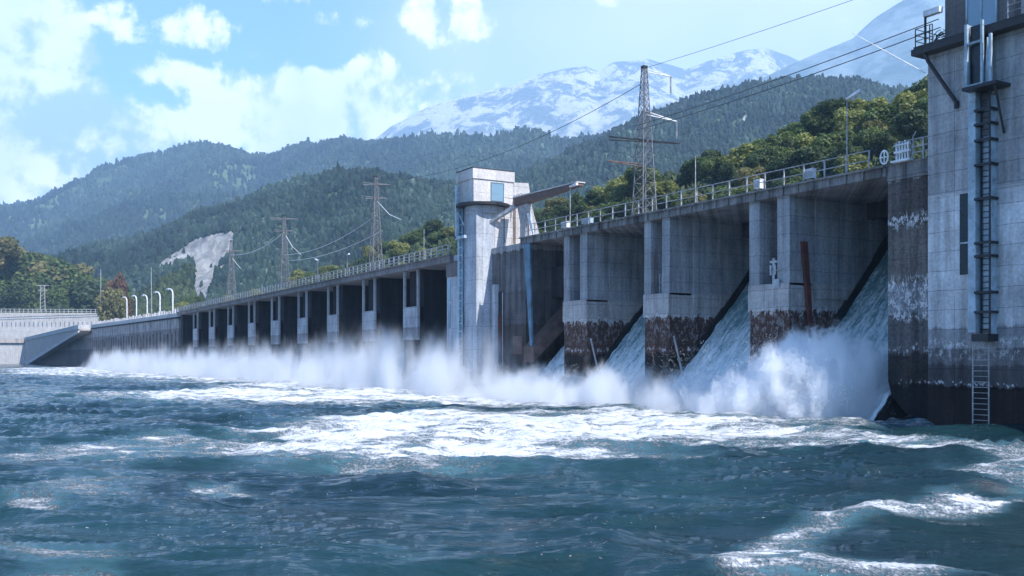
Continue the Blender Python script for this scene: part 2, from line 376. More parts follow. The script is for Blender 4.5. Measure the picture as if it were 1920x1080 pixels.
# the far bay beside the tower: breast wall, inclined shield beam
x0, x1 = XB1, piers[0][0]
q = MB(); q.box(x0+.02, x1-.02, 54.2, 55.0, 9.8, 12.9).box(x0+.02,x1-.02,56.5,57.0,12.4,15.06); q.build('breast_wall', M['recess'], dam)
q = MB(); q.prism([(50.9,3.4),(50.9,4.9),(58,11.6),(58,9.8)], 'x', x0+.1, x0+1.9); q.build('inclined_shield_beam', M['brown'], dam)
q = MB(); q.prism([(x0-.1,15.0),(x0+1.1,15.0),(x0+1.5,5.0),(x0+1.15,5.0)], 'y', 50.95, 51.15); q.build('gate_guide_plate', M['bluedk'], dam)
# deck over the bays, lengthened unseen upstream to shut out the sun
q = MB(); q.box(XB1-.6, XE0+.02, 50.95, 67.0, ZU, ZD-.12); q.box(XB1-.6, XE0+.02, 50.72, 67.2, ZD-.12, ZD); q.build('deck', M['deck'], dam)
xx = XB1+.4; rib = None
while xx < XE0-.3:
    if rib is None: q = MB(); q.box(xx, xx+.13, 50.83, 50.95, ZU+.02, ZD-.12); rib = q.build('fascia_rib', M['deck'], dam); rx0 = xx
    else: o = rib.copy(); C.objects.link(o); o.parent = dam; o.location = (rib.location.x+xx-rx0, rib.location.y, rib.location.z)
    xx += 1.35

# water running down the chutes
def watersheet(x0, x1, name, label, zf=chute_z, y0=48.6, y1=66.0, dz=.0, seed=0, group=None):
    nx, ny = int((x1-x0)/.09)+2, int((y1-y0)/.11)+2
    X, Y = np.meshgrid(np.linspace(x0, x1, nx), np.linspace(y0, y1, ny), indexing='ij')
    Z = zf(Y)+dz
    n = fbm(X*1.6+3, Y*.28, 5, seed=seed, gain=.6)-.5; n2 = fbm(X*2.5, Y*1.8, 4, seed=seed+9, gain=.65)-.5
    lo = sstep(62, 50, Y)
    Z = Z+(n*.34+n2*.34)*(.35+1.5*lo)
    return tag(npmesh(name, np.stack([X, Y, Z], -1).reshape(-1,3), gridfaces(nx, ny), M['chute'], attrs={'foam': np.clip(lo*1.0+n*.9+n2*.5, 0, 1).ravel()}), label, 'water', group)
m, t, b = newmat('chute_water', .3, .5); g, x, y, z = t.pos()
f = attr(t, 'foam'); sv = t.vec(t.m('MULTIPLY', x, 1.), t.m('MULTIPLY', y, .16), t.m('MULTIPLY', z, .16))
ns = t.noise(sv, 3.2, 7, .68); nf = t.noise(t.vec(x, t.m('MULTIPLY', y, .5), t.m('MULTIPLY', z, .5)), 6, 6, .7)
k = t.mapr(t.m('ADD', t.m('MULTIPLY', f, .75), t.m('ADD', t.m('MULTIPLY', t.m('SUBTRACT', ns, .5), 2.2), t.m('MULTIPLY', t.m('SUBTRACT', nf, .5), 1.6))), -.1, .95)
t.put(b.inputs['Base Color'], t.mix(k, (.14,.27,.285), (.74,.81,.83))); t.put(b.inputs['Roughness'], t.mapr(k, 0, 1, .12, .6))
t.put(b.inputs['Normal'], t.bump(t.m('ADD', ns, t.m('MULTIPLY', nf, .7)), .9, .22)); M['chute'] = m
bayw = [(XB1+1.6, piers[0][0]-.02), (piers[0][1]+.2, piers[1][0]-.02), (piers[1][1]+.2, piers[2][0]-.02), (piers[2][1]+.2, XE0-.02)]
lab = ['half hidden chute of white water in the bay beside the central tower', 'chute of teal water between the two farther broad piers', 'wide chute of teal water left of the nearest broad pier', 'shaded chute of water in the nearest bay beside the right block']
for k, (a, b_) in enumerate(bayw): watersheet(a, b_, 'chute_water', lab[k], seed=20+k, group='water chutes of the right spillway')

# ------------------------------------------------------------------ end block and right tower
endb = empty('end_pier', (-39, 55, 0), 'tall stained end pier with flaking lime bands left of the right tower', 'pier')
q = MB(); q.box(XE0, XT0+.6, DY, 66, 2.4, 14.72)
q.prism([(XE0,2.4),(XE0+.25,1.5),(XE0+1.4,.45),(XT0+.6,.1),(XT0+.6,2.4)], 'y', DY+.05, 66); q.prism([(XE0+1.2,-1),(XE0+1.2,.7),(XT0+.6,.7),(XT0+.6,-1)], 'y', DY+.6, 66)
q.build('shaft', M['endpier'], endb)
q = MB(); q.box(XE0+.05, XT0+.5, DY-.12, 60, 14.72, ZD-.05); q.box(XE0+.02, XT0+.5, DY-.2, 60, ZD-.05, ZD+.03); q.build('cap', M['deck'], endb)

TY = 50.2; XT1 = -22.0
tw = empty('concrete_tower', (-30, 56, 0), 'big grey concrete tower with pale blue duct and ladder at the right edge', 'tower')
q = MB(); q.box(XT0, XT1, TY, 63, -1, 21.4); q.build('wall', M['tower'], tw)
q = MB(); q.box(XT0+.1, XT1, TY-.07, TY, 2.3, 2.5); q.build('ledge', M['tower'], tw)
q = MB(); q.box(XT0+.1, XT1, TY-.045, TY, 13.1, 13.25); q.build('ledge', M['tower'], tw)
sx0 = onY(1708, 49.4)
q = MB(); q.box(sx0, XT1+1, 49.4, 64, 21.4, 21.75).box(sx0+.1, XT1+.8, 49.5, 63.9, 21.75, 21.9); q.build('roof_slab', M['roof'], tw)
cx0, cx1 = onY(1772, 50.6), onY(1902, 50.6)
q = MB(); q.box(cx0, cx1, 50.6, 59, 21.9, 27.2); q.build('cabin_wall', M['cabin'], tw)
q = MB(); q.box(cx0-.35, cx1+.2, 50.25, 59.4, 24.9, 25.25).box(cx0-.2,cx1+.1,50.4,59.2,27.2,27.6); q.build('cornice', M['brown'], tw)
q = MB(); q.box(cx1, XT1, 51.2, 59, 21.9, 26.5); q.build('side_room', M['cabinlit'], tw)
wx0, wx1 = onY(1811, 50.5), onY(1869, 50.5); wz0, wz1 = 22.1, 24.75
wi = MB(); 
for (a, b_, c, d_) in ((wx0,wx0+.09,wz0,wz1),(wx1-.09,wx1,wz0,wz1),((wx0+wx1)/2-.04,(wx0+wx1)/2+.04,wz0,wz1)): wi.box(a,b_,50.47,50.56,c,d_)
wi.box(wx0+.09,wx1-.09,50.475,50.555,wz0,wz0+.09).box(wx0+.09,wx1-.09,50.475,50.555,wz1-.09,wz1)
wo = wi.build('window', M['bluesteel'], tw); q = MB(); q.box(wx0+.05,wx1-.05,50.53,50.6,wz0+.05,wz1-.05); po = q.build('pane', M['glass'], None); po.parent = wo
dx0, dx1 = onY(1800,TY), onY(1816,TY)
q = MB(); q.box(dx0, dx1+.3, TY-.03, TY+.02, zat(1808,515,TY), zat(1808,362,TY)); q.build('slot_window', M['glassdk'], tw)
q = MB(); zz = zat(1808,455,TY); q.box(dx0-.03, dx1+.3, TY-.07, TY-.03, zz-.06, zz+.02); q.build('slot_window_bar', M['steel'], tw)
# duct, lift box, ladder
ux0, ux1 = onY(1816,49.6), onY(1830,49.6)
q = MB(); q.box(ux0, ux1, 49.55, TY, zat(1822,623,49.6), 19.6); q.build('duct', M['bluesteel'], tw)
bx0, bx1 = onY(1808,49.0), onY(1858,49.0); zb, zt = zat(1830,160,49), zat(1830,40,49)
q = MB()
for a, b_ in ((bx0,bx0+.16),(bx0+.95,bx0+1.08),(bx1-.13,bx1)): q.box(a,b_,49.0,49.14,zb,zt if b_ < bx1-.3 else zb+2.6)
q.box(bx0,bx0+.1,49.14,TY,zb,zt).box(bx0+.16,bx0+.95,49.01,49.12,zb+2.3,zb+2.42).box(bx0+.16,bx0+.95,49.01,49.12,zb+.0,zb+.12)
q.prism([(bx0+1.1,zb+.1),(bx1-.13,zb+.1),(bx1-.35,zb+2.5),(bx0+1.2,zb+2.5)],'y',49.2,49.3)
q.build('lift_box', M['bluesteel'], tw)
q = MB(); q.box(bx0+.16,bx0+.95,49.3,49.36,zb+.12,zb+2.3).box(bx0+.16,bx0+.95,49.3,49.36,zb+2.42,zt-.1); q.build('lift_box_glazing', M['glassdk'], tw)
q = MB(); q.box(bx0-.05,bx1+.35,48.85,TY,zb-.18,zb).tube((bx1+.2,49.0,zb-.1),(bx1-.0,TY-.05,zb-2.6),.07); q.build('platform', M['dark'], tw)
lx0, lx1 = onY(1836,49.7), onY(1858,49.7)
q = MB(); zc = zb-.2; zl = zat(1845,628,49.7)
q.tube((lx0,49.9,zl),(lx0,49.9,zc),.045).tube((lx1,49.6,zl),(lx1,49.6,zc),.06)
z_ = zl
while z_ < zc: q.tube((lx0,49.9,z_),(lx0+.55,49.9,z_),.025,5); z_ += .32
q.tube((lx0+.55,49.9,zl),(lx0+.55,49.9,zc),.04)
q.build('ladder', M['dark'], tw)
for j, yy in enumerate((205, 232, 262, 308, 372, 455, 480, 548, 585)):
    z0 = zat(1845, yy, 49.6); q = MB()
    q.box(lx0-.15,lx1+.12,49.45,49.52,z0-.07,z0+.07).box(lx0-.15,lx0-.08,49.52,TY,z0-.07,z0+.07).box(lx1+.05,lx1+.12,49.52,TY,z0-.07,z0+.07)
    q.build('ladder_bracket', M['dark'], tw)
q = MB(); q.box(lx1-.12, lx1, 49.72, TY, zl, zc-.3); 
q.box(lx0+.02, lx0+.5, 50.0, TY, zl+.3, zc-2.4); q.build('cable_tray', M['bluesteel'], tw)
q = MB(); q.box(lx0-.2,lx1+.1,49.3,TY,zl-.35,zl+.05); q.build('landing', M['dark'], tw)
r0, r1 = onY(1826,49.9), onY(1856,49.9)
q = MB(); zt_ = zat(1840,632,49.9)
q.path([(r0,TY,zt_),(r0,49.8,zt_),(r0,49.8,.3)],.04).path([(r1,TY,zt_-.2),(r1,49.8,zt_-.2),(r1,49.8,.3)],.04)
z_ = .5
while z_ < zt_-.3: q.tube((r0,49.8,z_),(r1,49.8,z_),.02,5); z_ += .3
q.build('lower_ladder', M['rail'], tw)
q = MB(); q.path([(onY(1733,49.6),49.6,21.5),(onY(1740,49.6),49.6,20.9),(onY(1796,TY),TY-.05,zat(1796,195,TY))],.11,8); q.tube((onY(1796,TY),TY-.12,zat(1796,195,TY)+.15),(onY(1796,TY),TY-.12,zat(1796,195,TY)-.25),.14); q.build('diagonal_brace', M['dark'], tw)
q = MB(); xr = onY(1745,49.5)
zr = 21.9
pts = [(cx0-.1,49.6),(sx0+.15,49.6),(sx0+.15,57)]
for h in (.35,.7,1.05):
    q.path([(p_[0],p_[1],zr+h) for p_ in pts],.025,5)
for p_ in ((sx0+.15,49.6),(sx0+1.1,49.6),(cx0-.1,49.6),(sx0+.15,51.5),(sx0+.15,53.5),(sx0+.15,55.5)): q.tube((*p_,zr-.05),(*p_,zr+1.05),.035)
q.build('balcony_rail', M['dark'], tw)
q = MB(); x_ = cx1+.2
for h in (.4,.75,1.1): q.tube((cx1+.1,49.7,zr+h),(XT1,49.7,zr+h),.025,5)
while x_ < XT1: q.tube((x_,49.7,zr-.05),(x_,49.7,zr+1.1),.03); x_ += 1.1
q.build('roof_rail', M['rail'], tw)
q = MB(); x_, z0, z1 = onY(1735,49.7), 21.9, zat(1735,28,49.7)
q.tube((x_,49.7,z0-.3),(x_,49.7,z1),.07,8)
wl = empty('wall_lamp', (x_,49.7,z0), 'dark post with a white lamp head on the right tower balcony', 'lamp'); q.build('post', M['dark'], wl)
q = MB(); q.box(x_-.05,x_+1.0,49.55,49.9,z1-.12,z1+.2); q.build('lamp_head', M['white'], wl)
q = MB(); q.tube((onY(1735,49.4),49.4,zat(1735,137,49.4)),(onY(1598,47.0),47.0,zat(1598,62,47.0)),.035,5,.02); q.build('whip_boom', M['white'], tw)
# ball of tangled wire behind the balcony rail
q = MB(); cxx, cyy, czz = onY(1757,51.2), 51.6, zat(1757,78,51.2)
for i in range(26):
    a0 = random.uniform(0,6.28); inc = random.uniform(0,3.14); rr = random.uniform(.45,.8); pts = []
    for j in range(9):
        th = a0+j*.5; pts.append((cxx+rr*math.cos(th)*.75, cyy+rr*math.sin(th)*math.cos(inc)*.6, czz+rr*math.sin(th)*math.sin(inc)))
    q.path(pts,.022,4)
tag(q.build('wire_coil', M['wire']), 'tangled coil of dark wire lying on the right tower balcony', 'wire coil')

# ------------------------------------------------------------------ central tower
ct = empty('turret_tower', (-90, 54, 0), 'slim pale concrete tower with a boxy turret on top between the two dam halves', 'tower')
ax0, ax1 = onY(863,49.5), onY(905,49.5)
# rounded-front shaft
def shaft_section(x0, x1, y0, y1, r):
    pts = [(x1,y1),(x0,y1)]
    for k in range(7): a = math.pi+k*math.pi/12; pts.append((x0+r+r*math.cos(a), y0+r+r*math.sin(a)))
    for k in range(7): a = 1.5*math.pi+k*math.pi/12; pts.append((x1-r+r*math.cos(a), y0+r+r*math.sin(a)))
    return pts
q = MB(); q.prism(shaft_section(ax0, ax1-1.0, 49.3, 52.4, .12), 'z', -1, 20.0); q.build('shaft', M['shaft'], ct)
q = MB(); q.box(ax0+.85, ax0+1.25, 48.95, 49.3, 3.0, 19.6); q.build('ladder_cage', M['bluedk'], ct)
q = MB()
for zz in np.arange(3.4, 19.6, .8): q.box(ax0+.8, ax0+1.55, 48.9, 48.95, zz, zz+.1)
q.tube((ax0+1.5,48.93,3),(ax0+1.5,48.93,19.5),.04).tube((ax0+.85,48.93,3),(ax0+.85,48.93,19.5),.04); q.build('ladder', M['bluesteel'], ct)
q = MB(); q.box(ax0+.05, ax0+.75, 49.14, 49.3, 4.0, 18.6); q.build('duct', M['bluesteel'], ct)
tx0, tx1 = onY(859,48.9), onY(888,48.9)
q = MB(); q.box(tx0, tx1, 48.9, 53.6, 19.9, 22.3); q.build('turret_wall', M['cabinlit'], ct)
q = MB(); q.box(tx0-.12, tx1+.12, 48.75, 53.75, 22.3, 23.35); q.build('turret_parapet', M['cabinlit'], ct)
q = MB(); q.box(tx0-.14, tx1+.14, 48.72, 53.78, 23.35, 23.45); q.build('turret_roof', M['roof'], ct)
q = MB(); q.box(tx1-.02, tx1+.05, 51.0, 52.4, 20.2, 22.0); wv = q.build('turret_window', M['glass'], ct)
q = MB()
for (a, b_, c, d_) in ((50.92,51.0,20.12,22.08),(52.4,52.48,20.12,22.08)): q.box(tx1, tx1+.08, a, b_, c, d_)
q.box(tx1,tx1+.08,51.0,52.4,22.0,22.08).box(tx1,tx1+.08,51.0,52.4,20.12,20.2); fo = q.build('window_frame', M['bluedk'], None); fo.parent = wv
disc = [((tx0+tx1)/2+.1+2.75*math.cos(a), 50.9+2.9*math.sin(a)) for a in np.linspace(0, 2*math.pi, 33)[:-1]]
q = MB(); q.prism(disc, 'z', 19.62, 19.9); q.build('round_platform', M['dark'], ct)
q = MB(); q.prism([((tx0+tx1)/2+.1+1.9*math.cos(a), 50.9+1.9*math.sin(a)) for a in np.linspace(0, 2*math.pi, 25)[:-1]], 'z', 18.9, 19.62); q.build('platform_corbel', M['shaft'], ct)
q = MB(); q.box(tx0+.05, tx0+.35, 48.5, 48.88, 16.4, 22.0).box(tx0+.05,tx0+2.1,48.5,48.8,16.3,16.6).tube((tx0+.5,48.6,19.2),(tx0+1.9,48.6,17.6),.06); q.build('downpipe', M['bluesteel'], ct)
q = MB()
for h in (.5,1.0): q.tube((tx1+.1,53.7,19.9+h),(tx1+.1+1.6,53.7,19.9+h),.03,5)
for k in range(4): q.tube((tx1+.1+.5*k,53.7,19.9),(tx1+.1+.5*k,53.7,20.9),.03,5)
q.build('platform_rail', M['rail'], ct)
hx = ax1-1.0
q = MB(); q.prism([(51.5,15.2),(51.5,22.2),(55.6,22.4),(56.0,20.0),(57.0,17.0),(57.3,15.2)], 'x', hx-6.2, hx+.05); q.build('machine_house', M['house'], ct)
q = MB()
for yy in (52.6,53.7,54.6,55.6): q.tube((hx+.09,yy,15.9),(hx+.09,yy,20.6 if yy < 54 else 19.4),.03,5)
q.path([(hx+.12,52.6,20.6),(hx+.12,53.9,20.6),(hx+.12,53.9,15.4)],.05); q.build('conduit', M['rust'], ct)
# foot of the tower, shaded
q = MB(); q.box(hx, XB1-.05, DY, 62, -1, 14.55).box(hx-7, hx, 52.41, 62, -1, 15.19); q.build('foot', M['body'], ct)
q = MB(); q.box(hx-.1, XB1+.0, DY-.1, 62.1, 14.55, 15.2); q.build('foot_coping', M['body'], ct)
q = MB(); xs = onY(925,DY); q.box(xs, xs+1.15, DY-.22, DY, 3, 11.4).box(xs+.9,xs+1.15,DY-.5,DY-.22,2.5,11.4); q.build('buttress', M['shaft'], ct)
xs = onY(930,DY); q = MB(); q.box(onY(931,DY), onY(942,DY), DY-.06, DY+.0, 3.2, 10.6); q.build('slot', M['dark'], ct)  # flat dark plate on the face, its colour standing for the slot's shade
q = MB(); q.box(onY(934,DY), onY(941,DY), DY-.1, DY-.06, 4.6, 8.2); q.build('rusty_plate', M['rust'], ct)
q = MB(); q.box(onY(962,DY), onY(979,DY), DY-.05, DY, 4.2, 6.0); q.build('rusty_stain_plate', M['brown'], ct)
q = MB(); q.tube((onY(943,DY)+.1,DY-.1,2.2),(onY(943,DY)+.1,DY-.1,10.5),.05); q.build('drain_pipe', M['steel'], ct)
q = MB(); lx = onY(838,DY); q.box(lx, ax0+.0, DY, 60, -1, 15.25); q.build('side_pier', M['shaft'], ct)
q = MB(); q.box(lx+.35, lx+.9, DY-.06, DY, 10.2, 12.6).box(lx+.35,lx+.9,DY-.06,DY,7.2,9.8); q.build('side_pier_panel', M['glass'], ct)
q = MB(); q.box(lx-.05, ax0, DY-.1, 60, 12.9, 14.6); q.build('side_pier_collar', M['cabin'], ct)

# crane on the tower deck
cr = empty('jib_crane', (-88,54,15.2), 'weathered brown jib crane on a flared post beside the turret tower', 'crane')
j0, j1 = onY(970,53.0), onY(1088,53.0); z0, z1 = zat(970,382,53.0), zat(1080,349,53.0)
q = MB(); q.sbox(j0, j1, 52.6, 53.4, z0-.35, z1-.05, z0+.55, z1+.2); q.build('jib', M['brown'], cr)
q = MB(); q.sbox(j0-.1, j1+.1, 52.5, 53.5, z0+.55, z1+.2, z0+.68, z1+.3); q.build('jib_cover', M['cabinlit'], cr)
q = MB(); q.tube((j0+.2,53.0,z0-.1),(onY(908,50.6),50.6,zat(908,424,50.6)),.26,6); q.build('stay', M['steel'], cr)
q = MB(); xm = onY(984,53.0)
q.prism([(xm-1.0,z0-.3),(xm+.9,z0-.3),(xm+.35,z0-2.6),(xm+.3,15.2),(xm-.35,15.2),(xm-.3,z0-2.6)], 'y', 52.7, 53.2); q.build('post', M['steel'], cr)
q = MB(); q.tube((xm+.7,52.9,z0-1.3),(xm+2.1,52.9,15.7),.12,6); q.tube((xm+.7,53.3,z0-1.3),(xm+.7,53.3,15.7),.1,6); q.build('prop', M['white'], cr)

# ------------------------------------------------------------------ the left barrage
LZ = lambda x: 15.35+(x+100)*.0093         # deck falls gently to the far bank
ld = empty('barrage', (-165, 55, 0), 'long low barrage of many narrow dark piers left of the turret tower', 'dam')
XL0, XL1 = onY(342, DY), onY(838, DY)
lp = [(361.6,369.5),(391.4,400.7),(426,436.2),(464.8,476),(507.6,522.4),(557.6,573.6),(613,631.8),(679,701.5),(755.7,782.8)]
for a_, b_ in lp:
    a, b = onY(a_, DY), onY(b_, DY); zt = LZ(a)-.7
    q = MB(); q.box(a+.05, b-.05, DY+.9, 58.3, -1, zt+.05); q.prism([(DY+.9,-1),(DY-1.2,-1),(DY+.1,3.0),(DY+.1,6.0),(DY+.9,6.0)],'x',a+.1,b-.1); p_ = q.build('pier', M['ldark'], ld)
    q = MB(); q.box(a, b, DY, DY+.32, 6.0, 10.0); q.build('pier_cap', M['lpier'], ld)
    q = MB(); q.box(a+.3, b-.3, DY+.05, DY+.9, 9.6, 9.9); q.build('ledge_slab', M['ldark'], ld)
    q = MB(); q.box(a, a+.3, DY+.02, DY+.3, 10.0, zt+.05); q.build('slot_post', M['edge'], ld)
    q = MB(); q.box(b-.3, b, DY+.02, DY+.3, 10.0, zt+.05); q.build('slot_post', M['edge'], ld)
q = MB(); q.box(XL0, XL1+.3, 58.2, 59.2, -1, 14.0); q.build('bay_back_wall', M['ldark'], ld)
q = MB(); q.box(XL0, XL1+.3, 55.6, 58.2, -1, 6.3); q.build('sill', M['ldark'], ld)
q = MB(); q.box(XL0-2.4, XL0, DY+.1, 60, -1, LZ(XL0)-.6); q.build('abutment', M['ldark'], ld)
q = MB(); q.sbox(XL0-3.2, XL1+1.6, 50.7, 60, LZ(XL0)-.72, LZ(XL1)-.82, LZ(XL0)-.1, LZ(XL1)-.12); q.sbox(XL0-3.2, XL1+1.6, 50.5, 60.2, LZ(XL0)-.1, LZ(XL1)-.12, LZ(XL0), LZ(XL1)); q.build('deck', M['ldeck'], ld)

# jets of water out of the barrage bays: curved falling sheets
def jet(a, b, k):
    nx, ny = 34, 44
    s = np.linspace(0, 1, nx); tt = np.linspace(0, 1, ny); S, T = np.meshgrid(s, tt, indexing='ij')
    X = a+(b-a)*S+(S-.5)*3.0*T; Y = 55.4-9.0*T; Z = 4.6-.5*T-4.6*T**1.3
    n = fbm(X*.9+k*7, T*2.0, 5, seed=50+k, gain=.6)-.5; n2 = fbm(X*2.2+k*7, T*7.0, 4, seed=80+k, gain=.6)-.5
    Z = Z+(n*1.6+n2*.8)*(.2+T)-2.2*(sstep(.7,1,S)+sstep(.25,0,S))*T; Y = Y+n2*1.4*T
    return npmesh('water_jet', np.stack([X, Y, Z], -1).reshape(-1,3), gridfaces(nx, ny), M['chute'], attrs={'foam': np.clip(1.15+n, 0, 1.6).ravel()})
edges = [XL0]+[onY(v, DY) for p_ in lp for v in p_]+[XL1]
for k in range(0, len(edges), 2):
    o = jet(edges[k]-.12, edges[k+1]+.12, k)
    tag(o, 'white water bursting from a low bay of the long left barrage', 'water', 'water jets of the left barrage')

# ------------------------------------------------------------------ railings, one fence per stretch of deck
def fence(name, label, x0, x1, zf, Y, step, rails, r, mat, top=1.15, nsub=0):
    f = empty(name, (x0, Y, zf(x0)), label, 'railing')
    for h in rails:
        q = MB(); q.tube((x0,Y,zf(x0)+h),(x1,Y,zf(x1)+h),r,5); q.build('handrail' if h == rails[-1] else 'rail', mat, f)
    n = max(1, round((x1-x0)/step))
    base = None
    for k in range(n+1):
        x = x0+(x1-x0)*k/n
        if base is None:
            q = MB(); q.box(-r*1.2,r*1.2,-r*1.2,r*1.2,-.05,rails[-1]); base = q.build('post', mat, None); o = base
        else:
            o = base.copy(); C.objects.link(o)
        o.parent = f; o.location = (x-x0, 0, zf(x)-zf(x0))
    return f
fence('railing', 'pale tubular railing along the right spillway deck edge', XB1+.3, XE0-1.2, lambda x: ZD, 50.95, 1.75, (.55,1.15), .034, M['rail'])
fence('railing', 'railing along the far upstream side of the right spillway deck', XB1+.3, XE0+2, lambda x: ZD, 58.9, 2.2, (.55,1.1), .04, M['rail'])
fence('railing', 'short pale railing on the end pier against the right tower', XE0+.7, XT0-.02, lambda x: ZD+.03, 51.1, .9, (.45,.8,1.25), .045, M['rail'])
fence('railing', 'long thin railing along the left barrage deck edge', XL0-3, XL1+1.4, LZ, 50.7, 1.5, (.35,.7,1.1), .05, M['rail'])
fence('railing', 'railing along the upstream side of the left barrage deck', XL0-3, XL1-2, LZ, 59.9, 3.2, (.5,1.0), .05, M['rail'])

# small things on the deck
def cabinet(px, Y, w_, h, label, mat='white'):
    x = onY(px, Y); o = empty('switch_box', (x, Y, ZD), label, 'switch box')
    q = MB(); q.box(x,x+w_,Y,Y+.35,ZD+.25,ZD+.25+h).box(x-.03,x+w_+.03,Y-.03,Y+.38,ZD+.25+h,ZD+.3+h); q.build('housing', M[mat], o)
    q = MB(); q.box(x+.06,x+w_*.45,Y-.025,Y,ZD+.35,ZD+.15+h).box(x+w_*.55,x+w_-.06,Y-.025,Y,ZD+.35,ZD+.15+h); q.build('door', M['steel'], o)
    q = MB(); q.box(x+.03,x+.1,Y+.1,Y+.2,ZD,ZD+.25).box(x+w_-.1,x+w_-.03,Y+.1,Y+.2,ZD,ZD+.25); q.build('foot', M['dark'], o)
cabinet(1413, 51.3, .62, .62, 'small white switch box behind the railing above the nearest broad pier')
cabinet(1506, 51.3, .8, .6, 'small white switch box behind the railing left of the tall lamp post')
cabinet(1052, 51.4, .9, .5, 'low white switch box at the far end of the right deck near the crane')
cabinet(1090, 51.5, 1.4, .45, 'long low pale box on the deck above the farthest broad pier', 'bluesteel')
vx = onY(1664, 50.9); vv = empty('gate_hoist', (vx, 50.9, ZD), 'white handwheel hoist on the deck beside the end pier', 'hoist')
q = MB()
for k in range(12):
    a0, a1 = k*math.pi/6, (k+1)*math.pi/6
    q.tube((vx+.28*math.cos(a0),50.6,ZD+.45+.42*math.sin(a0)),(vx+.28*math.cos(a1),50.6,ZD+.45+.42*math.sin(a1)),.05,5)
q.tube((vx-.28,50.6,ZD+.45),(vx+.28,50.6,ZD+.45),.04).tube((vx,50.6,ZD+.03),(vx,50.6,ZD+.87),.04); q.build('handwheel', M['white'], vv)
q = MB()
for k in range(5): q.tube((vx+.75+.2*k,50.8,ZD),(vx+.75+.2*k,50.8,ZD+1.15+.12*(k%2)),.055,6)
q.box(vx+.6,vx+1.7,50.7,50.9,ZD+.55,ZD+.68).box(vx+.6,vx+1.7,50.7,50.9,ZD+1.0,ZD+1.08).box(vx+.4,vx+1.75,50.65,51.0,ZD+.03,ZD+.14); q.build('screw_stems', M['white'], vv)
q = MB(); q.path([(vx+1.75,51.0,ZD),(vx+1.75,51.0,ZD+1.4),(vx+1.95,51.0,ZD+1.7)],.04); q.build('vent_pipe', M['rail'], vv)

# ------------------------------------------------------------------ lamp posts
def lamp(px, Y, ztop, zb, label, arm=(1.,0.), head=True, r=.05):
    x = onY(px, Y); o = empty('street_lamp', (x, Y, zb), label, 'lamp post')
    q = MB(); q.tube((x,Y,zb-.05),(x,Y,ztop),r,6,r*.7); q.build('pole', M['rail'], o)
    if head:
        q = MB(); q.sbox(x, x+arm[0], Y-.12, Y+.12, ztop-.05, ztop+arm[1]-.12, ztop+.05, ztop+arm[1]+.1); q.build('lamp_head', M['white'], o)
    return o
lamp(1588, 51.0, zat(1588,186,51), ZD, 'tall thin lamp post with an angled head near the right tower', (1.1,.32))
lamp(1304, 58.7, zat(1304,292,58.7), ZD, 'thin bare pole on the deck right of the big pylon', head=False)
lamp(1069, 51.0, zat(1069,350,51), ZD, 'lamp post with a white head at the tip of the crane jib', (1.1,.1))
lamp(795, 57, zat(795,430,57), LZ(-120), 'thin pole right of the second pylon on the left barrage', head=False)
lamp(651, 57, zat(651,478,57), LZ(-130), 'thin pole between the two middle pylons on the left barrage', (.8,.1))
lamp(596, 57, zat(596,488,57), LZ(-150), 'small lamp with bent head right of the third pylon', (-1.3,.3))
# curved lamps on the training wall
def curved(px, label, zt, Y=54.):
    x = onY(px, Y); zb = 13.3; o = empty('curved_lamp', (x,Y,zb), label, 'lamp post', 'curved white lamps on the left training wall')
    pts = [(x,Y,zb)]; H = zt-zb-1.6
    pts.append((x,Y,zb+H))
    for k in range(1,7):
        a = k*math.pi/12; pts.append((x-4.2*(1-math.cos(a)), Y, zb+H+1.6*math.sin(a)))
    q = MB(); q.path(pts,.17,7); q.build('pole', M['white'], o)
    q = MB(); e = pts[-1]; q.box(e[0]-2.6,e[0]+.1,Y-.3,Y+.3,e[2]-.15,e[2]+.18); q.build('lamp_head', M['white'], o)
for i, (px, py, lb) in enumerate(((238,556,'farthest and lowest of the curved white lamps, beside the reddish bush'),(256,553,'second curved white lamp from the left on the training wall'),(276,552,'third curved white lamp from the left on the training wall'),(300,546,'fourth curved white lamp, second nearest the barrage'),(324,540,'nearest and tallest curved white lamp, next to the barrage end'))):
    curved(px, lb, zat(px, py, 54.))

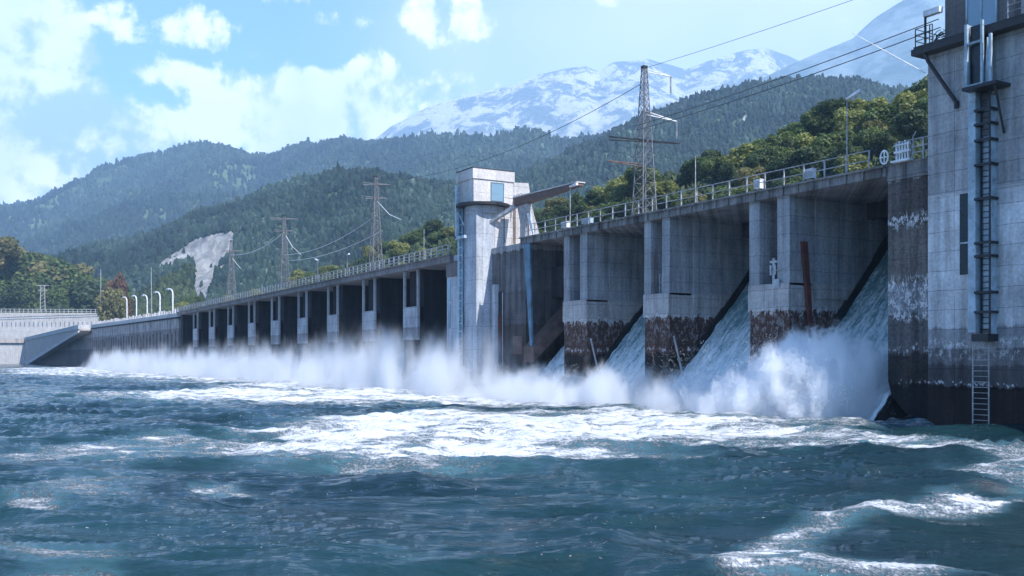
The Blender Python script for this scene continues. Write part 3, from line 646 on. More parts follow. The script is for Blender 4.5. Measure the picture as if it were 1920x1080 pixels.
# ------------------------------------------------------------------ lattice pylons
def pylon(px, Y, py_top, wb, label, arms, zb):
    x = onY(px, Y); zt = zat(px, py_top, Y); H = zt-zb
    o = empty('pylon', (x, Y, zb), label, 'pylon')
    def w_at(h): return wb*(1-h/H)**1.0*.82+wb*.18 if h < H*.98 else wb*.2
    for sx_, sy_ in ((-1,-1),(1,-1),(1,1),(-1,1)):
        q = MB(); w0, w1 = w_at(0)/2, wb*.2/2
        q.tube((x+sx_*w0,Y+sy_*w0,zb),(x+sx_*w1,Y+sy_*w1,zt),.065,4,.045); q.build('leg', M['lattice'], o)
    q = MB(); h = 0; k = 0
    cor = lambda i, h_: (x+(-1,1,1,-1)[i%4]*w_at(h_)/2, Y+(-1,-1,1,1)[i%4]*w_at(h_)/2, zb+h_)
    while h < H-.3:
        st_ = max(.5, w_at(h)*.9); h2 = min(H, h+st_)
        for i in range(4):
            q.tube(cor(i,h),cor(i+1,h2),.022,4).tube(cor(i+1,h),cor(i,h2),.022,4).tube(cor(i,h2),cor(i+1,h2),.02,4)
        h = h2; k += 1
    q.build('lattice', M['lattice'], o)
    q = MB(); q.box(x-wb*.13,x+wb*.13,Y-wb*.13,Y+wb*.13,zt-.1,zt+.12); q.build('top_plate', M['dark'], o)
    for (ha, y0, y1, rise, drop, mt) in arms:       # arm runs across the dam (Y), z height ha
        q = MB(); z0_, z1_ = ha-rise*0, ha+rise
        q.tube((x,Y+y0,z0_),(x,Y+y1,z1_),.08 if mt == 'dark' else .055,5).tube((x,Y+y0,z0_-.3),(x,Y+y1,z1_),.06,5); q.build('crossarm', M[mt], o)
        if drop:
            q = MB()
            for kk in range(int(drop/.16)): q.tube((x,Y+y1-.05,z1_-.16*kk),(x,Y+y1-.05,z1_-.16*kk-.09),.1,6)
            q.tube((x,Y+y1-.05,z1_),(x,Y+y1-.05,z1_-drop),.03,4); q.build('insulator', M['steel'], o)
    return o, x, zt
PY = 57.5
p1, x1_, zt1 = pylon(1208, PY, 126, 1.75, 'tall rusty lattice pylon with dark crossarms behind the right spillway railing', [(zat(1208,272,PY)+.35,-4.0,4.2,.25,0,'dark'),(zat(1208,308,PY),0,-4.2,-.1,0,'brown'),(zat(1208,128,PY),.2,3.2,-.3,1.7,'white'),(zat(1208,208,PY),.2,3.9,-.5,1.7,'white')], ZD)
p2, x2_, zt2 = pylon(704.5, PY, 331, 1.7, 'lattice pylon nearest the turret tower on the left barrage', [(zat(704,345,PY),-2.0,2.2,.1,0,'lattice'),(zat(704,370,PY),-1.6,1.8,0,0,'lattice')], LZ(-135))
p3, x3_, zt3 = pylon(532.5, PY, 405, 1.9, 'middle lattice pylon on the left barrage', [(zat(532,410,PY),-2.6,2.6,.1,0,'lattice'),(zat(532,432,PY),-2,2,0,0,'lattice')], LZ(-175))
p4, x4_, zt4 = pylon(433.5, PY, 452, 1.9, 'smallest and farthest lattice pylon, beside the bare landslip', [(zat(433,470,PY),-2.2,2.4,.1,0,'lattice')], LZ(-210))
def wire(p0, p1_, sag, r, label, mat='wire', n=24):
    q = MB(); pts = []
    for k in range(n+1):
        s = k/n; pts.append((p0[0]+(p1_[0]-p0[0])*s, p0[1]+(p1_[1]-p0[1])*s, p0[2]+(p1_[2]-p0[2])*s-4*sag*s*(1-s)))
    q.path(pts, r, 5); tag(q.build('power_cable', M[mat]), label, 'cable')
zc = zat(1740,48,PY-1)
wire((onY(1760,PY-1),PY-1,zc+.2),(x1_,PY-1.,zat(1208,231,PY-1)),.25,.035,'upper of the two dark cables running from pylon to right tower')
wire((onY(1760,PY-1),PY-.8,zc-.3),(x1_,PY-.8,zat(1208,238,PY-1)),.3,.035,'lower of the two dark cables running from pylon to right tower')
wire((x1_,PY,zt1-.1),(onY(1604,PY),PY,zat(1604,-2,PY)),.1,.02,'thin single wire from the big pylon top up out of the picture')
wire((onY(1604,PY),PY,zat(1604,-2,PY)),(-10,PY,zat(1604,-2,PY)+6),.1,.02,'thin wire passing high above the right tower')
wire((x1_,PY-.5,zat(1208,160,PY)),(x2_,PY,zt2-.6),2.2,.03,'long slack cable between the big pylon and the next pylon')
wire((x2_,PY,zat(704,404,PY)),(x3_,PY,zat(532,478,PY)),1.4,.045,'upper pale slack wire between the two middle pylons','wirelight')
wire((x2_,PY+1,zat(704,432,PY)),(x3_,PY+1,zat(532,488,PY)),1.0,.045,'lower pale slack wire between the two middle pylons','wirelight')
wire((x3_,PY,zat(532,436,PY)),(x4_,PY,zat(433,478,PY)),1.2,.05,'pale slack wire between the two farthest pylons','wirelight')
for (x_, px_, a, b_, c, lb) in ((x2_,706,(708,378),(730,402),(752,412),'white insulator string hanging off the second pylon'),(x3_,534,(536,442),(548,462),(564,477),'white insulator string hanging off the middle pylon'),(x4_,434,(436,485),(445,496),(453,505),'white insulator string hanging off the farthest pylon')):
    q = MB(); pts = [(onY(p_[0],PY-.5),PY-.5,zat(p_[0],p_[1],PY-.5)) for p_ in (a,b_,c)]; q.path(pts,.045,6)
    tag(q.build('insulator_string', M['white']), lb, 'insulator')

# ------------------------------------------------------------------ left training wall, wing wall, bank walls
XW0 = onY(335, DY); XW1 = onY(172, DY); XW2 = onY(60, DY)
tr = empty('training_wall', (XW1, 53, 0), 'long grey streaked river wall with white parapet left of the barrage', 'wall')
q = MB(); q.sbox(XW1, XW0, DY, 57, -1, -1, 13.4, 12.75); q.box(XW2+1, XW1, DY, 56, -1, 12.1); q.build('wall', M['twall'], tr)
q = MB(); q.sbox(XW1, XW0, DY-.25, DY+.5, 13.4, 12.75, 13.75, 13.1); q.build('coping', M['wet'], tr)
q = MB(); q.sbox(XW1, XW0, DY-.1, DY+.3, 13.75, 13.1, 14.9, 14.0); q.build('parapet', M['lwall'], tr)
q = MB(); xx = XW1
while xx < XW0: q.box(xx, xx+.9, DY-.1, DY+.3, 14.0+(XW0-xx)/(XW0-XW1)*.9, 14.6+(XW0-xx)/(XW0-XW1)*.9+random.uniform(0,.5)); xx += random.uniform(1.6,3.4)
q.build('parapet_blocks', M['lwall'], tr)
q = MB()
xx = XW1+3
while xx < XW0-1: q.box(xx, xx+.7, DY-.35, DY, -1, 9.6+random.uniform(-.4,.4)); xx += 4.3
q.build('rib', M['twall'], tr)
wg = empty('wing_wall', (XW2, 53, 0), 'brownish wing wall with a sloping lower edge at the far left shore', 'wall')
q = MB(); q.prism([(XW2,-1),(XW2,12.1),(XW1,13.4),(XW1,12.9)], 'y', DY-4.0, DY+5); q.build('wall', M['bwall'], wg)
q = MB(); q.prism([(XW2,12.1),(XW2,13.7),(XW1,14.9),(XW1,13.4)], 'y', DY-4.3, DY+4); q.build('parapet', M['lwall'], wg)
q = MB(); q.prism([(XW2,-1),(XW2,.0),(XW1,12.9),(XW1,12.2),(XW2+14,-1)], 'y', DY-4.4, DY-3.9); q.build('sloping_ledge', M['lwall'], wg)
fd = 525; fx, fy = far(58, fd)
bk = empty('bank_wall', (fx, fy, 0), 'low pale shore wall at the far left edge of the river', 'wall')
def quay(dL, dR, pxL, pxR, z0, z1, th=3.):
    (xa, ya), (xb, yb) = far(pxL, dL), far(pxR, dR); n = np.array([FX,FY])*th
    q = MB(); q.prism([(xa,ya),(xb,yb),(xb+n[0],yb+n[1]),(xa+n[0],ya+n[1])], 'z', z0, z1); return q
quay(500,522,-700,59,-1,11.0).build('wall', M['lwall'], bk)
quay(499,521,-700,59,11.0,13.4,4.5).build('coping', M['bwall'], bk)
up = empty('bank_wall', (*far(100,545), 0), 'tall white retaining wall under the trees at the far left', 'wall')
quay(540,560,-700,192,0,elev(587,560),4).build('wall', M['lwall'], up)
qq = MB()
for k in range(60):
    px = -300+k*8.4; (xa, ya) = far(px, 543+k*.2); qq.box(xa-.15,xa+.15,ya-.15,ya+.15,elev(588,560)-.3,elev(588,560)+2.2)
ob = qq.build('fence_posts', M['rail'], None); 
fz = elev(588,560)
q = MB()
for h in (1.0,2.2): q.tube((*far(-300,543),fz+h),(*far(192,558),fz+h),.14,5)
fn = empty('fence', (*far(100,550), fz), 'thin grey fence on top of the tall white retaining wall', 'fence'); ob.parent = fn; ob.location = tuple(-c for c in fn.location); q.build('rails', M['rail'], fn)
# switchgear mast on the far wall
mx, my = far(80, 535); sm = empty('switch_mast', (mx,my,fz), 'small lattice mast with insulators in front of the left trees', 'mast')
q = MB()
for a in (-1.3,1.3): q.tube((mx+a*RX,my+a*RY,fz),(mx+a*RX*.8,my+a*RY*.8,fz+14),.22,5)
for h in range(0,14,2): q.tube((mx-1.3*RX,my-1.3*RY,fz+h),(mx+1.3*RX,my+1.3*RY,fz+h+2),.12,4)
q.build('mast_frame', M['rail'], sm)
q = MB()
for h, l in ((14,3.4),(11.5,2.6)): q.tube((mx-l*RX,my-l*RY,fz+h),(mx+l*RX,my+l*RY,fz+h),.2,5)
q.build('crossarm', M['rail'], sm)
for px, pt, lb in ((189,505,'thin flag pole rising behind the rightmost left trees'),(285,500,'leaning thin mast behind the curved lamps')):
    x_, y_ = far(px, 480); q = MB(); q.tube((x_,y_,10),(x_+(0 if px < 200 else -2),y_,elev(pt,480)),.3,5,.15); tag(q.build('mast', M['rail']), lb, 'mast')
# ================================================================== terrain
def hillmat(name, soil, soil2, sc_=.02, rock=None):
    m, t, b = newmat(name, .95, .1); g, x, y, z = t.pos()
    n = t.noise(g, sc_, 8, .62); n2 = t.noise(g, sc_*6, 6, .7)
    c = t.mix(t.mapr(t.m('ADD', t.m('MULTIPLY', n, .6), t.m('MULTIPLY', n2, .4)), .36, .62), soil, soil2)
    if rock:
        s = attr(t, 'bare'); rk = t.mix(t.mapr(t.noise(t.vec(x, y, t.m('MULTIPLY', z, .3)), .09, 8, .75, .6), .38, .62), tuple(q*.55 for q in rock), tuple(q*1.1 for q in rock)); c = t.mix(t.mapr(t.m('ADD', s, t.m('MULTIPLY', t.m('SUBTRACT', n2, .5), .9)), .4, .6), c, rk)
    t.put(b.inputs['Base Color'], c); t.put(b.inputs['Normal'], t.bump(t.m('ADD', n, t.m('MULTIPLY', n2, .4)), 1., 3.)); return m
M['hill'] = hillmat('forest_floor', (.018,.035,.018), (.07,.10,.045), .02, (.27,.27,.265))
M['hill2'] = hillmat('far_forest', (.02,.04,.025), (.10,.14,.075), .008, (.30,.31,.29))
M['ridge'] = hillmat('far_ridge', (.05,.08,.08), (.20,.24,.24), .004, (.34,.34,.32))
class Layer:
    def __init__(s, ridge, dr, df, zf, p, namp, nscale, seed, ridged=False):
        s.ridge = ridge; s.dr = dr; s.df = df; s.zf = zf; s.p = p; s.namp = namp; s.ns = nscale; s.seed = seed; s.rg = ridged
        s.gp = np.array([r[0] for r in ridge], float); s.gy = np.array([r[1] for r in ridge], float)
    def at(s, px, v):
        """px, v arrays; v: 0 foot .. 1 crest .. >1 far side"""
        px = np.asarray(px, float); v = np.asarray(v, float)
        dr = np.interp(px, *zip(*s.dr)); df = np.interp(px, *zip(*s.df)); zf = np.interp(px, *zip(*s.zf))
        ry = np.interp(px, s.gp, s.gy) - (14 if s.namp > 500 else 0)
        dep = df+(dr-df)*v
        zr = EYE+(HOR-ry)/FPX*dr
        sc_ = (px-960)/FPX
        x, y = (FX+sc_*RX)*dep, (FY+sc_*RY)*dep
        vv = np.clip(v, 0, 1)
        base = zf+(zr-zf)*vv**s.p - np.clip(v-1, 0, None)*(zr-zf)*.55
        q = fbm(x/s.ns, y/s.ns, 6, seed=s.seed, gain=.5, ridged=s.rg)-.5
        base = base+q*s.namp*np.clip(vv*1.6, 0, 1)*(1-(.95*sstep(.4,1,vv) if s.namp > 500 else .75*sstep(.8,1,vv)))
        return x, y, base
    def mesh(s, name, mat, nu, nv, px0, px1, label=None, bare=None, kind='structure', vmax=1.6):
        P, V = np.meshgrid(np.linspace(px0, px1, nu), np.linspace(0, vmax, nv), indexing='ij')
        x, y, z = s.at(P, V)
        at_ = {'bare': (bare(P, V) if bare else np.zeros_like(P)).ravel()}
        return tag(npmesh(name, np.stack([x,y,z],-1).reshape(-1,3), gridfaces(nu,nv), mat, attrs=at_), label, kind=kind)

L_mt = Layer([(-900,560),(-300,470),(500,330),(670,300),(735,250),(800,214),(880,192),(960,178),(1010,155),(1060,141),(1100,138),(1122,148),(1150,132),(1190,128),(1215,124),(1260,134),(1285,142),(1340,125),(1400,110),(1435,104),(1475,118),(1560,160),(1900,250),(2600,300)],
    [(-900,6900),(2600,6900)], [(-900,4300),(2600,4300)], [(-900,50),(2600,50)], 1.15, 900, 1150, 3, True)
L_big = Layer([(900,420),(1200,230),(1380,165),(1480,119),(1540,92),(1600,68),(1612,55),(1640,30),(1680,5),(1740,-30),(1900,-60),(2300,-70),(3000,0)],
    [(900,5400),(3000,4800)], [(900,3000),(3000,2800)], [(900,50),(3000,50)], 1.2, 60, 900, 11, False)
L_left = Layer([(-1400,330),(-600,380),(-60,400),(40,386),(110,366),(180,330),(240,308),(310,293),(350,283),(390,280),(430,287),(470,300),(510,296),(560,284),(610,277),(680,276),(730,272),(790,262),(850,258),(930,262),(1000,268),(1080,266),(1150,258),(1220,250),(1300,270),(1500,300),(2600,360)],
    [(-1400,3900),(0,3700),(480,3300),(800,2700),(1200,2500),(2600,2500)], [(-1400,1700),(800,1300),(2600,1300)], [(-1400,10),(2600,10)], 1.25, 210, 420, 21, True)
L_mid = Layer([(700,470),(860,400),(930,355),(985,325),(1050,300),(1120,272),(1200,232),(1260,212),(1330,186),(1400,170),(1470,162),(1540,159),(1620,161),(1700,172),(1800,180),(2100,190),(2900,240)],
    [(700,1500),(2900,1700)], [(700,520),(2900,620)], [(700,10),(2900,10)], 1.3, 80, 200, 31, True)
L_near = Layer([(-400,560),(60,535),(130,486),(190,472),(260,455),(330,432),(400,402),(470,372),(540,352),(620,338),(690,338),(760,348),(840,362),(930,385),(1040,410),(1200,450),(1500,520)],
    [(-400,1500),(300,1400),(700,1150),(1500,1000)], [(-400,640),(1500,600)], [(-400,6),(1500,6)], 1.25, 80, 190, 41, True)
L_spur = Layer([(100,640),(200,600),(260,560),(330,520),(380,500),(430,505),(500,540),(560,560),(640,600)], [(100,700),(640,690)], [(100,590),(640,580)], [(100,8),(640,8)], 1.2, 14, 50, 51)
L_bank = Layer([(120,640),(240,603),(330,588),(400,578),(470,565),(540,545),(600,522),(650,500),(700,480),(760,458),(820,440),(870,428),(960,418),(1040,402),(1100,385),(1170,362),(1240,335),(1300,318),(1370,300),(1440,278),(1510,258),(1580,240),(1660,224),(1740,208),(1900,180),(2400,150),(3000,160)],
    [(120,640),(400,520),(700,400),(1000,310),(1300,265),(1740,225),(3000,200)], [(120,420),(400,330),(700,240),(1000,185),(1300,150),(1740,130),(3000,120)], [(120,8),(3000,11)], 1.3, 7, 22, 61)
L_lbank = Layer([(-1500,420),(-300,470),(0,500),(80,512),(150,540),(200,570),(240,610),(260,640)], [(-1500,680),(260,640)], [(-1500,570),(260,562)], [(-1500,20),(180,20),(260,5)], 1.1, 6, 30, 71)

def scarf(P, V):
    ry = np.interp(P, L_near.gp, L_near.gy); dr = np.interp(P, *zip(*L_near.dr)); df = np.interp(P, *zip(*L_near.df))
    return P, V
# mountains: pale limestone with gullies
m, t, b = newmat('limestone', .95, .1); g, x, y, z = t.pos()
n = t.noise(t.vec(x, y, t.m('MULTIPLY', z, .4)), .0055, 12, .74, .4); n2 = t.noise(g, .03, 8, .75)
k = t.mapr(t.m('ADD', t.m('MULTIPLY', n, .8), t.m('MULTIPLY', n2, .2)), .465, .54)
hz = t.mapr(t.m('ADD', z, t.m('MULTIPLY', t.m('SUBTRACT', n, .5), 1400.)), 900., 1900.)
c = t.mix(t.m('MULTIPLY', k, t.mapr(hz, 0, 1, .55, 1)), (.15,.19,.20), (.68,.68,.68))
t.put(b.inputs['Base Color'], c); t.put(b.inputs['Normal'], t.bump(t.m('ADD', n, t.m('MULTIPLY', n2, .5)), 1., 70.)); M['rock'] = m
L_mt.mesh('mountain', M['rock'], 900, 380, -900, 2600, vmax=1.3)
L_big.mesh('mountain', M['ridge'], 300, 90, 900, 3000, vmax=1.3)
L_left.mesh('hills', M['hill2'], 520, 140, -1400, 2600, vmax=1.3, bare=lambda P,V: sstep(.62,.75,fbm(P/70.,V*6.,4,seed=5))*.5)
L_mid.mesh('hills', M['hill2'], 340, 110, 700, 2900, bare=lambda P,V: sstep(.55,.72,fbm(P/26.,V*14.,5,seed=6))*.8)
# landslip: bare grey apron on the near slope, wide fan above, narrow chute below
def seen(L, P, V):
    x, y, z = L.at(P, V); d = x*FX+y*FY
    return HOR-(z-EYE)/d*FPX
def slip(P, V):
    Y = seen(L_near, P, V)+ (fbm(P/9., V*20, 4, seed=8)-.5)*6
    up_ = np.interp(P, [270,330,370,400,425,440], [508,472,446,436,432,436]); lo_ = np.interp(P, [270,320,350,375,410,440], [512,500,496,506,508,474])
    fan = sstep(-3, 3, Y-up_)*sstep(-3, 3, lo_-Y)*(P > 272)*(P < 440)
    l = np.interp(Y, [490,510,540,600], [358,364,358,344]); r = np.interp(Y, [490,510,540,600], [416,410,398,386])
    ch = sstep(-3,3,P-l)*sstep(-3,3,r-P)*(Y > 488)
    pat = sstep(-2,2,9-np.abs(Y-(454-(P-505)*.35)))*(P > 478)*(P < 535)*.45
    return np.clip(np.maximum(np.maximum(fan, ch), pat), 0, 1)
L_near.mesh('hills', M['hill'], 620, 300, -400, 1500, bare=slip)
L_spur.mesh('hills', M['hill'], 90, 50, 100, 360)
L_bank.mesh('riverbank', M['hill'], 320, 60, 120, 3000)
L_lbank.mesh('riverbank', M['hill'], 120, 40, -1500, 260)
q = MB(); q.box(-9000,6000,-9000,15000,-3.2,-3); o = q.build('ground', M['hill']); tag(o, kind='structure')

# ------------------------------------------------------------------ woods (uncountable) and single trees
def leafmat(name, dark, lite, warm=None, rough=.65):
    m, t, b = newmat(name, rough, .25); f = attr(t, 'tint'); g, x, y, z = t.pos()
    n = t.noise(g, .35, 3, .5)
    c = t.mix(f, dark, lite)
    if warm: c = t.mix(t.mapr(t.m('ADD', f, t.m('SUBTRACT', n, .5)), .74, 1.0), c, warm)
    t.put(b.inputs['Base Color'], c)
    tr_ = t.n.new('ShaderNodeBsdfTranslucent'); t.put(tr_.inputs['Color'], t.mix(1., c, (1.4,1.6,.7), 'MULTIPLY'))
    ms = t.n.new('ShaderNodeMixShader'); ms.inputs[0].default_value = .3
    t.l.new(b.outputs[0], ms.inputs[1]); t.l.new(tr_.outputs[0], ms.inputs[2]); t.l.new(ms.outputs[0], t.n['Material Output'].inputs[0])
    return m
M['wood_far'] = leafmat('far_woodland', (.008,.020,.014), (.055,.10,.07), (.18,.22,.19))
M['wood_near'] = leafmat('near_woodland', (.018,.036,.018), (.10,.135,.05))
M['bark'] = plain('bark', (.07,.05,.04), .9)
phi = (1+5**.5)/2
ICO = np.array([(-1,phi,0),(1,phi,0),(-1,-phi,0),(1,-phi,0),(0,-1,phi),(0,1,phi),(0,-1,-phi),(0,1,-phi),(phi,0,-1),(phi,0,1),(-phi,0,-1),(-phi,0,1)])/math.sqrt(1+phi*phi)
IF = np.array([(0,11,5),(0,5,1),(0,1,7),(0,7,10),(0,10,11),(1,5,9),(5,11,4),(11,10,2),(10,7,6),(7,1,8),(3,9,4),(3,4,2),(3,2,6),(3,6,8),(3,8,9),(4,9,5),(2,4,11),(6,2,10),(8,6,7),(9,8,1)])
def wood(name, L, n, px0, px1, v0, v1, r0, r1, mat, label, reject=None, cluster=None, tall=1.25):
    P = RNG.uniform(px0, px1, n*3); V = RNG.uniform(v0, v1, n*3)
    keep = np.ones(len(P), bool)
    if reject is not None: keep &= reject(P, V) < RNG.uniform(.1,1.004,len(P))
    if cluster is not None:
        x, y, z = L.at(P, V); c_ = fbm(x/cluster[0], y/cluster[0], 4, seed=99); keep &= (c_ > cluster[1]) | (RNG.uniform(size=len(P)) < cluster[2])
    P, V = P[keep][:n], V[keep][:n]; n = len(P)
    x, y, z = L.at(P, V); r = RNG.uniform(r0, r1, n)*RNG.choice([.7,1.,1.25], n)
    v = ICO[None]*(1+RNG.uniform(-.32,.32,(n,12,1)))*r[:,None,None]; sl_ = RNG.uniform(.75,2.3,(n,1)); v[...,2] *= tall*sl_; v[...,:2] *= (1.15-.25*np.clip(sl_-.8,0,1.5))[...,None]
    v += np.stack([x,y,z+r*.75],-1)[:,None,:]
    F = (IF[None]+np.arange(n)[:,None,None]*12).reshape(-1,3)
    mac = sstep(.34,.66,fbm(x/(r1*22), y/(r1*22), 4, seed=77)); tint = np.clip((.42*RNG.beta(1.3,2.,n)+.5*mac*RNG.uniform(.6,1,n))[:,None]+RNG.uniform(-.1,.1,(n,12)), 0, 1)
    return tag(npmesh(name, v.reshape(-1,3), F, mat, smooth=False, attrs={'tint': tint.ravel()}), label, kind='stuff')
wood('forest', L_left, 110000, -250, 1300, .25, 1.02, 3.4, 6.6, M['wood_far'], 'hazy forest covering the long far ridge on the left', cluster=(120,.47,.22))
wood('forest', L_mid, 70000, 850, 1950, .15, 1.02, 1.8, 3.7, M['wood_far'], 'blue hazy scrub forest on the rounded hill at the right', cluster=(50,.46,.2))
wood('forest', L_near, 110000, -100, 1200, .03, 1.02, 1.4, 3.1, M['wood_far'], 'dark green forest on the slope around the landslip', reject=slip, cluster=(60,.44,.3))
wood('forest', L_spur, 7000, 120, 362, .05, 1.05, .9, 2.0, M['wood_near'], 'grey green scrub on the low spur behind the curved lamps')

def crown_mesh(name, seed, mat, n=2600, lobes=9, leaf=.17, flat=1.):
    r = np.random.default_rng(seed)
    # unit crown: height 1, centred on the trunk, made of many leaf sprays spread over and through several lobes
    cs = [(0,0,.58,.34)]
    for k in range(lobes):
        a = 2*math.pi*k/lobes+r.uniform(-.4,.4); h = r.uniform(.25,.82); R = r.uniform(.2,.36)*(1.15-abs(h-.5)*.9)
        cs.append((R*math.cos(a), R*math.sin(a), h, r.uniform(.14,.25)))
    cs = np.array(cs); wgt = cs[:,3]**2; idx = r.choice(len(cs), n, p=wgt/wgt.sum())
    d_ = r.normal(size=(n,3)); d_ /= np.linalg.norm(d_,axis=1,keepdims=True)
    rad = cs[idx,3]*(r.uniform(.5,1.12,n)); c0 = cs[idx,:3]+d_*rad[:,None]; c0[:,2] *= flat
    nrm = d_+r.normal(size=(n,3))*.65; nrm /= np.linalg.norm(nrm,axis=1,keepdims=True)
    u = np.cross(nrm, r.normal(size=(n,3))); u /= np.linalg.norm(u,axis=1,keepdims=True); w_ = np.cross(nrm,u)
    s = leaf*r.uniform(.25,.6,n)[:,None]; 
    v = np.stack([c0-u*s, c0-w_*s*.7+nrm*s*.2, c0+u*s, c0+w_*s*.7-nrm*s*.15], 1)
    lob_t = r.uniform(0,1,len(cs))[idx]
    tint = np.clip(.5*lob_t+.5*r.beta(1.5,2.,n), 0, 1)
    return npmesh(name, v.reshape(-1,3), np.arange(n*4).reshape(-1,4), mat, smooth=False, attrs={'tint': np.repeat(tint,4)}, link=False)
def trunk_mesh(name, seed):
    r = np.random.default_rng(seed); q = MB(); q.tube((0,0,-.08),(0,0,.35),.032,7,.024)
    for k in range(6):
        a = k*1.05+r.uniform(-.3,.3); q.tube((0,0,r.uniform(.15,.35)),(.22*math.cos(a),.22*math.sin(a),r.uniform(.45,.7)),.016,5,.006)
    q.tube((0,0,.35),(.03,.02,.8),.024,6,.006)
    o = q.build(name, M['bark']); me = o.data; bpy.data.objects.remove(o); return me
LM = {'green': leafmat('leaves_green', (.03,.058,.022), (.15,.19,.065)), 'yellow': leafmat('leaves_yellow_green', (.07,.09,.03), (.32,.32,.11)),
      'dark': leafmat('leaves_dark', (.018,.036,.018), (.09,.12,.05)), 'autumn': leafmat('leaves_autumn', (.06,.062,.025), (.27,.25,.11), (.30,.20,.09)),
      'red': leafmat('leaves_reddish', (.08,.045,.03), (.22,.12,.08))}
CM = {k: [crown_mesh('crown_'+k, 100+7*i+j, LM[k], 9000, 12+3*j, .085) for j in range(3 if k in ('green','yellow','dark','autumn') else 1)] for i, k in enumerate(LM)}
TM = [trunk_mesh('trunk', 5+i) for i in range(3)]
def tree(x, y, z, h, kind, label, group=None, wide=1., var=0):
    o = empty('tree', (x,y,z), label, 'tree', group)
    for nm, me in (('trunk', TM[var%3]), ('crown', CM[kind][var%len(CM[kind])])):
        c_ = bpy.data.objects.new(nm, me); C.objects.link(c_); c_.parent = o; c_.scale = (h*wide,h*wide,h)
    o.rotation_euler = (0,0,random.uniform(0,6.28)); return o
def lv(L, px, py):     # slope parameter whose surface is seen at picture height py along bearing px
    vs = np.linspace(0,1,80); s_ = seen(L, np.full(80,float(px)), vs); return float(np.interp(-py, -s_, vs))
words = {'green':'leafy green tree','yellow':'yellow-green tree','dark':'dark green tree','autumn':'olive brown tree','red':'reddish tree'}
# right bank: crest row and bushes lower down
rb = random.Random(3)
for i in range(150):
    px = 880+ (i*61.8) % 1 * 0 + rb.uniform(0, 1010); 
    v = rb.uniform(.30,1.0)**.7
    x, y, z = L_bank.at([px],[v]); d_ = x[0]*FX+y[0]*FY
    kind = rb.choices(['green','yellow','dark','autumn'],[.38,.18,.34,.10])[0]
    h = rb.uniform(6.0,9.5)*(.8 if v < .6 else 1.)*(.75+.25*d_/300)
    if px < 1150: h *= .8
    tree(x[0],y[0],z[0]-.6,h,kind,words[kind]+' in the wood on the bank behind the right spillway','trees on the bank behind the right spillway: '+kind,rb.uniform(.95,1.35),i)
spec = [(1255,372,4.8,'yellow','small bright yellow-green bush just right of the big pylon'),(1162,384,4.0,'yellow','small yellowish bush just left of the big pylon'),(1112,400,4.2,'yellow','pale yellow-green bush left of the big pylon over the railing'),
        (1398,330,8.,'yellow','broad pale yellow-green tree above the middle of the right railing'),(1318,345,7,'green','round green tree right of the big pylon'),(1640,270,5.5,'autumn','orange-tinged bush behind the lamp post near the right tower'),(1590,278,3.2,'red','small pinkish brown bush at the foot of the tall lamp post'),
        (1545,300,3.2,'yellow','low yellow bush spilling over the railing left of the tall lamp post'),(1705,235,8,'yellow','olive tree touching the right tower wall'),(1450,318,5,'green','green bush in the gap right of the broad pale tree')]
for i, (px, py, h, kind, lb) in enumerate(spec):
    x, y, z = L_bank.at([px],[max(.08,lv(L_bank,px,py))]); tree(x[0],y[0],z[0]-.3,h,kind,lb,None,1.3,i)
wood('shrubs', L_bank, 45000, 150, 2200, .02, 1.0, .35, .85, M['wood_near'], 'low mixed scrub covering the bank behind the dam', cluster=(14,.42,.4), tall=1.)
# left part of the bank: bushes along the barrage
for i in range(70):
    px = rb.uniform(330, 880); v = rb.uniform(.25,1.)**.7; x, y, z = L_bank.at([px],[v]); d_ = x[0]*FX+y[0]*FY
    kind = rb.choices(['green','dark','yellow'],[.5,.3,.2])[0]
    tree(x[0],y[0],z[0]-.6,rb.uniform(5.,8.)*(d_/420),kind,words[kind]+' in the scrubby wood behind the left barrage','trees behind the left barrage: '+kind,rb.uniform(.95,1.4),i)
# left shore wood, big sunlit crowns
lt = [(-60,430,'autumn',40),(-15,462,'dark',34),(3,440,'autumn',22),(20,452,'autumn',40),(52,470,'green',36),(75,478,'autumn',34),(100,484,'green',36),(128,492,'autumn',34),(150,508,'green',30),(172,518,'green',28),(186,524,'dark',26),(205,530,'green',24),(218,540,'autumn',20),(-120,420,'green',42),(-190,410,'autumn',42),(5,520,'green',26),(40,530,'dark',26),(70,535,'green',26),(115,540,'green',24),(145,545,'autumn',22),(30,505,'green',30),(90,512,'dark',28)]
for i, (px, pt, kind, h) in enumerate(lt):
    D = 585+ (0 if h < 27 else 35) + (i % 4)*4; x, y = far(px, D); zt = elev(pt, D)
    where = ['at the far left edge','in the left shore wood','near the right end of the left shore wood'][0 if px < 30 else 1 if px < 140 else 2]
    tree(x, y, zt-h, h, kind, words[kind]+' '+where+' above the white wall', 'left shore wood %s: %s' % (where, kind), rb.uniform(.95,1.2), i)
x, y = far(214, 470); tree(x,y,12.5,elev(540,470)-12.5,'autumn','bushy yellow and red tree standing where the left wall meets the curved lamps',None,.62,1)
x, y = far(217, 480); tree(x,y,14,elev(520,480)-14,'red','slender reddish tree top rising over the yellow bush left of the curved lamps',None,.4,0)
wood('hedge', L_lbank, 7000, -200, 245, 0, .6, .9, 1.9, M['wood_near'], 'dense undergrowth along the top of the white retaining wall')

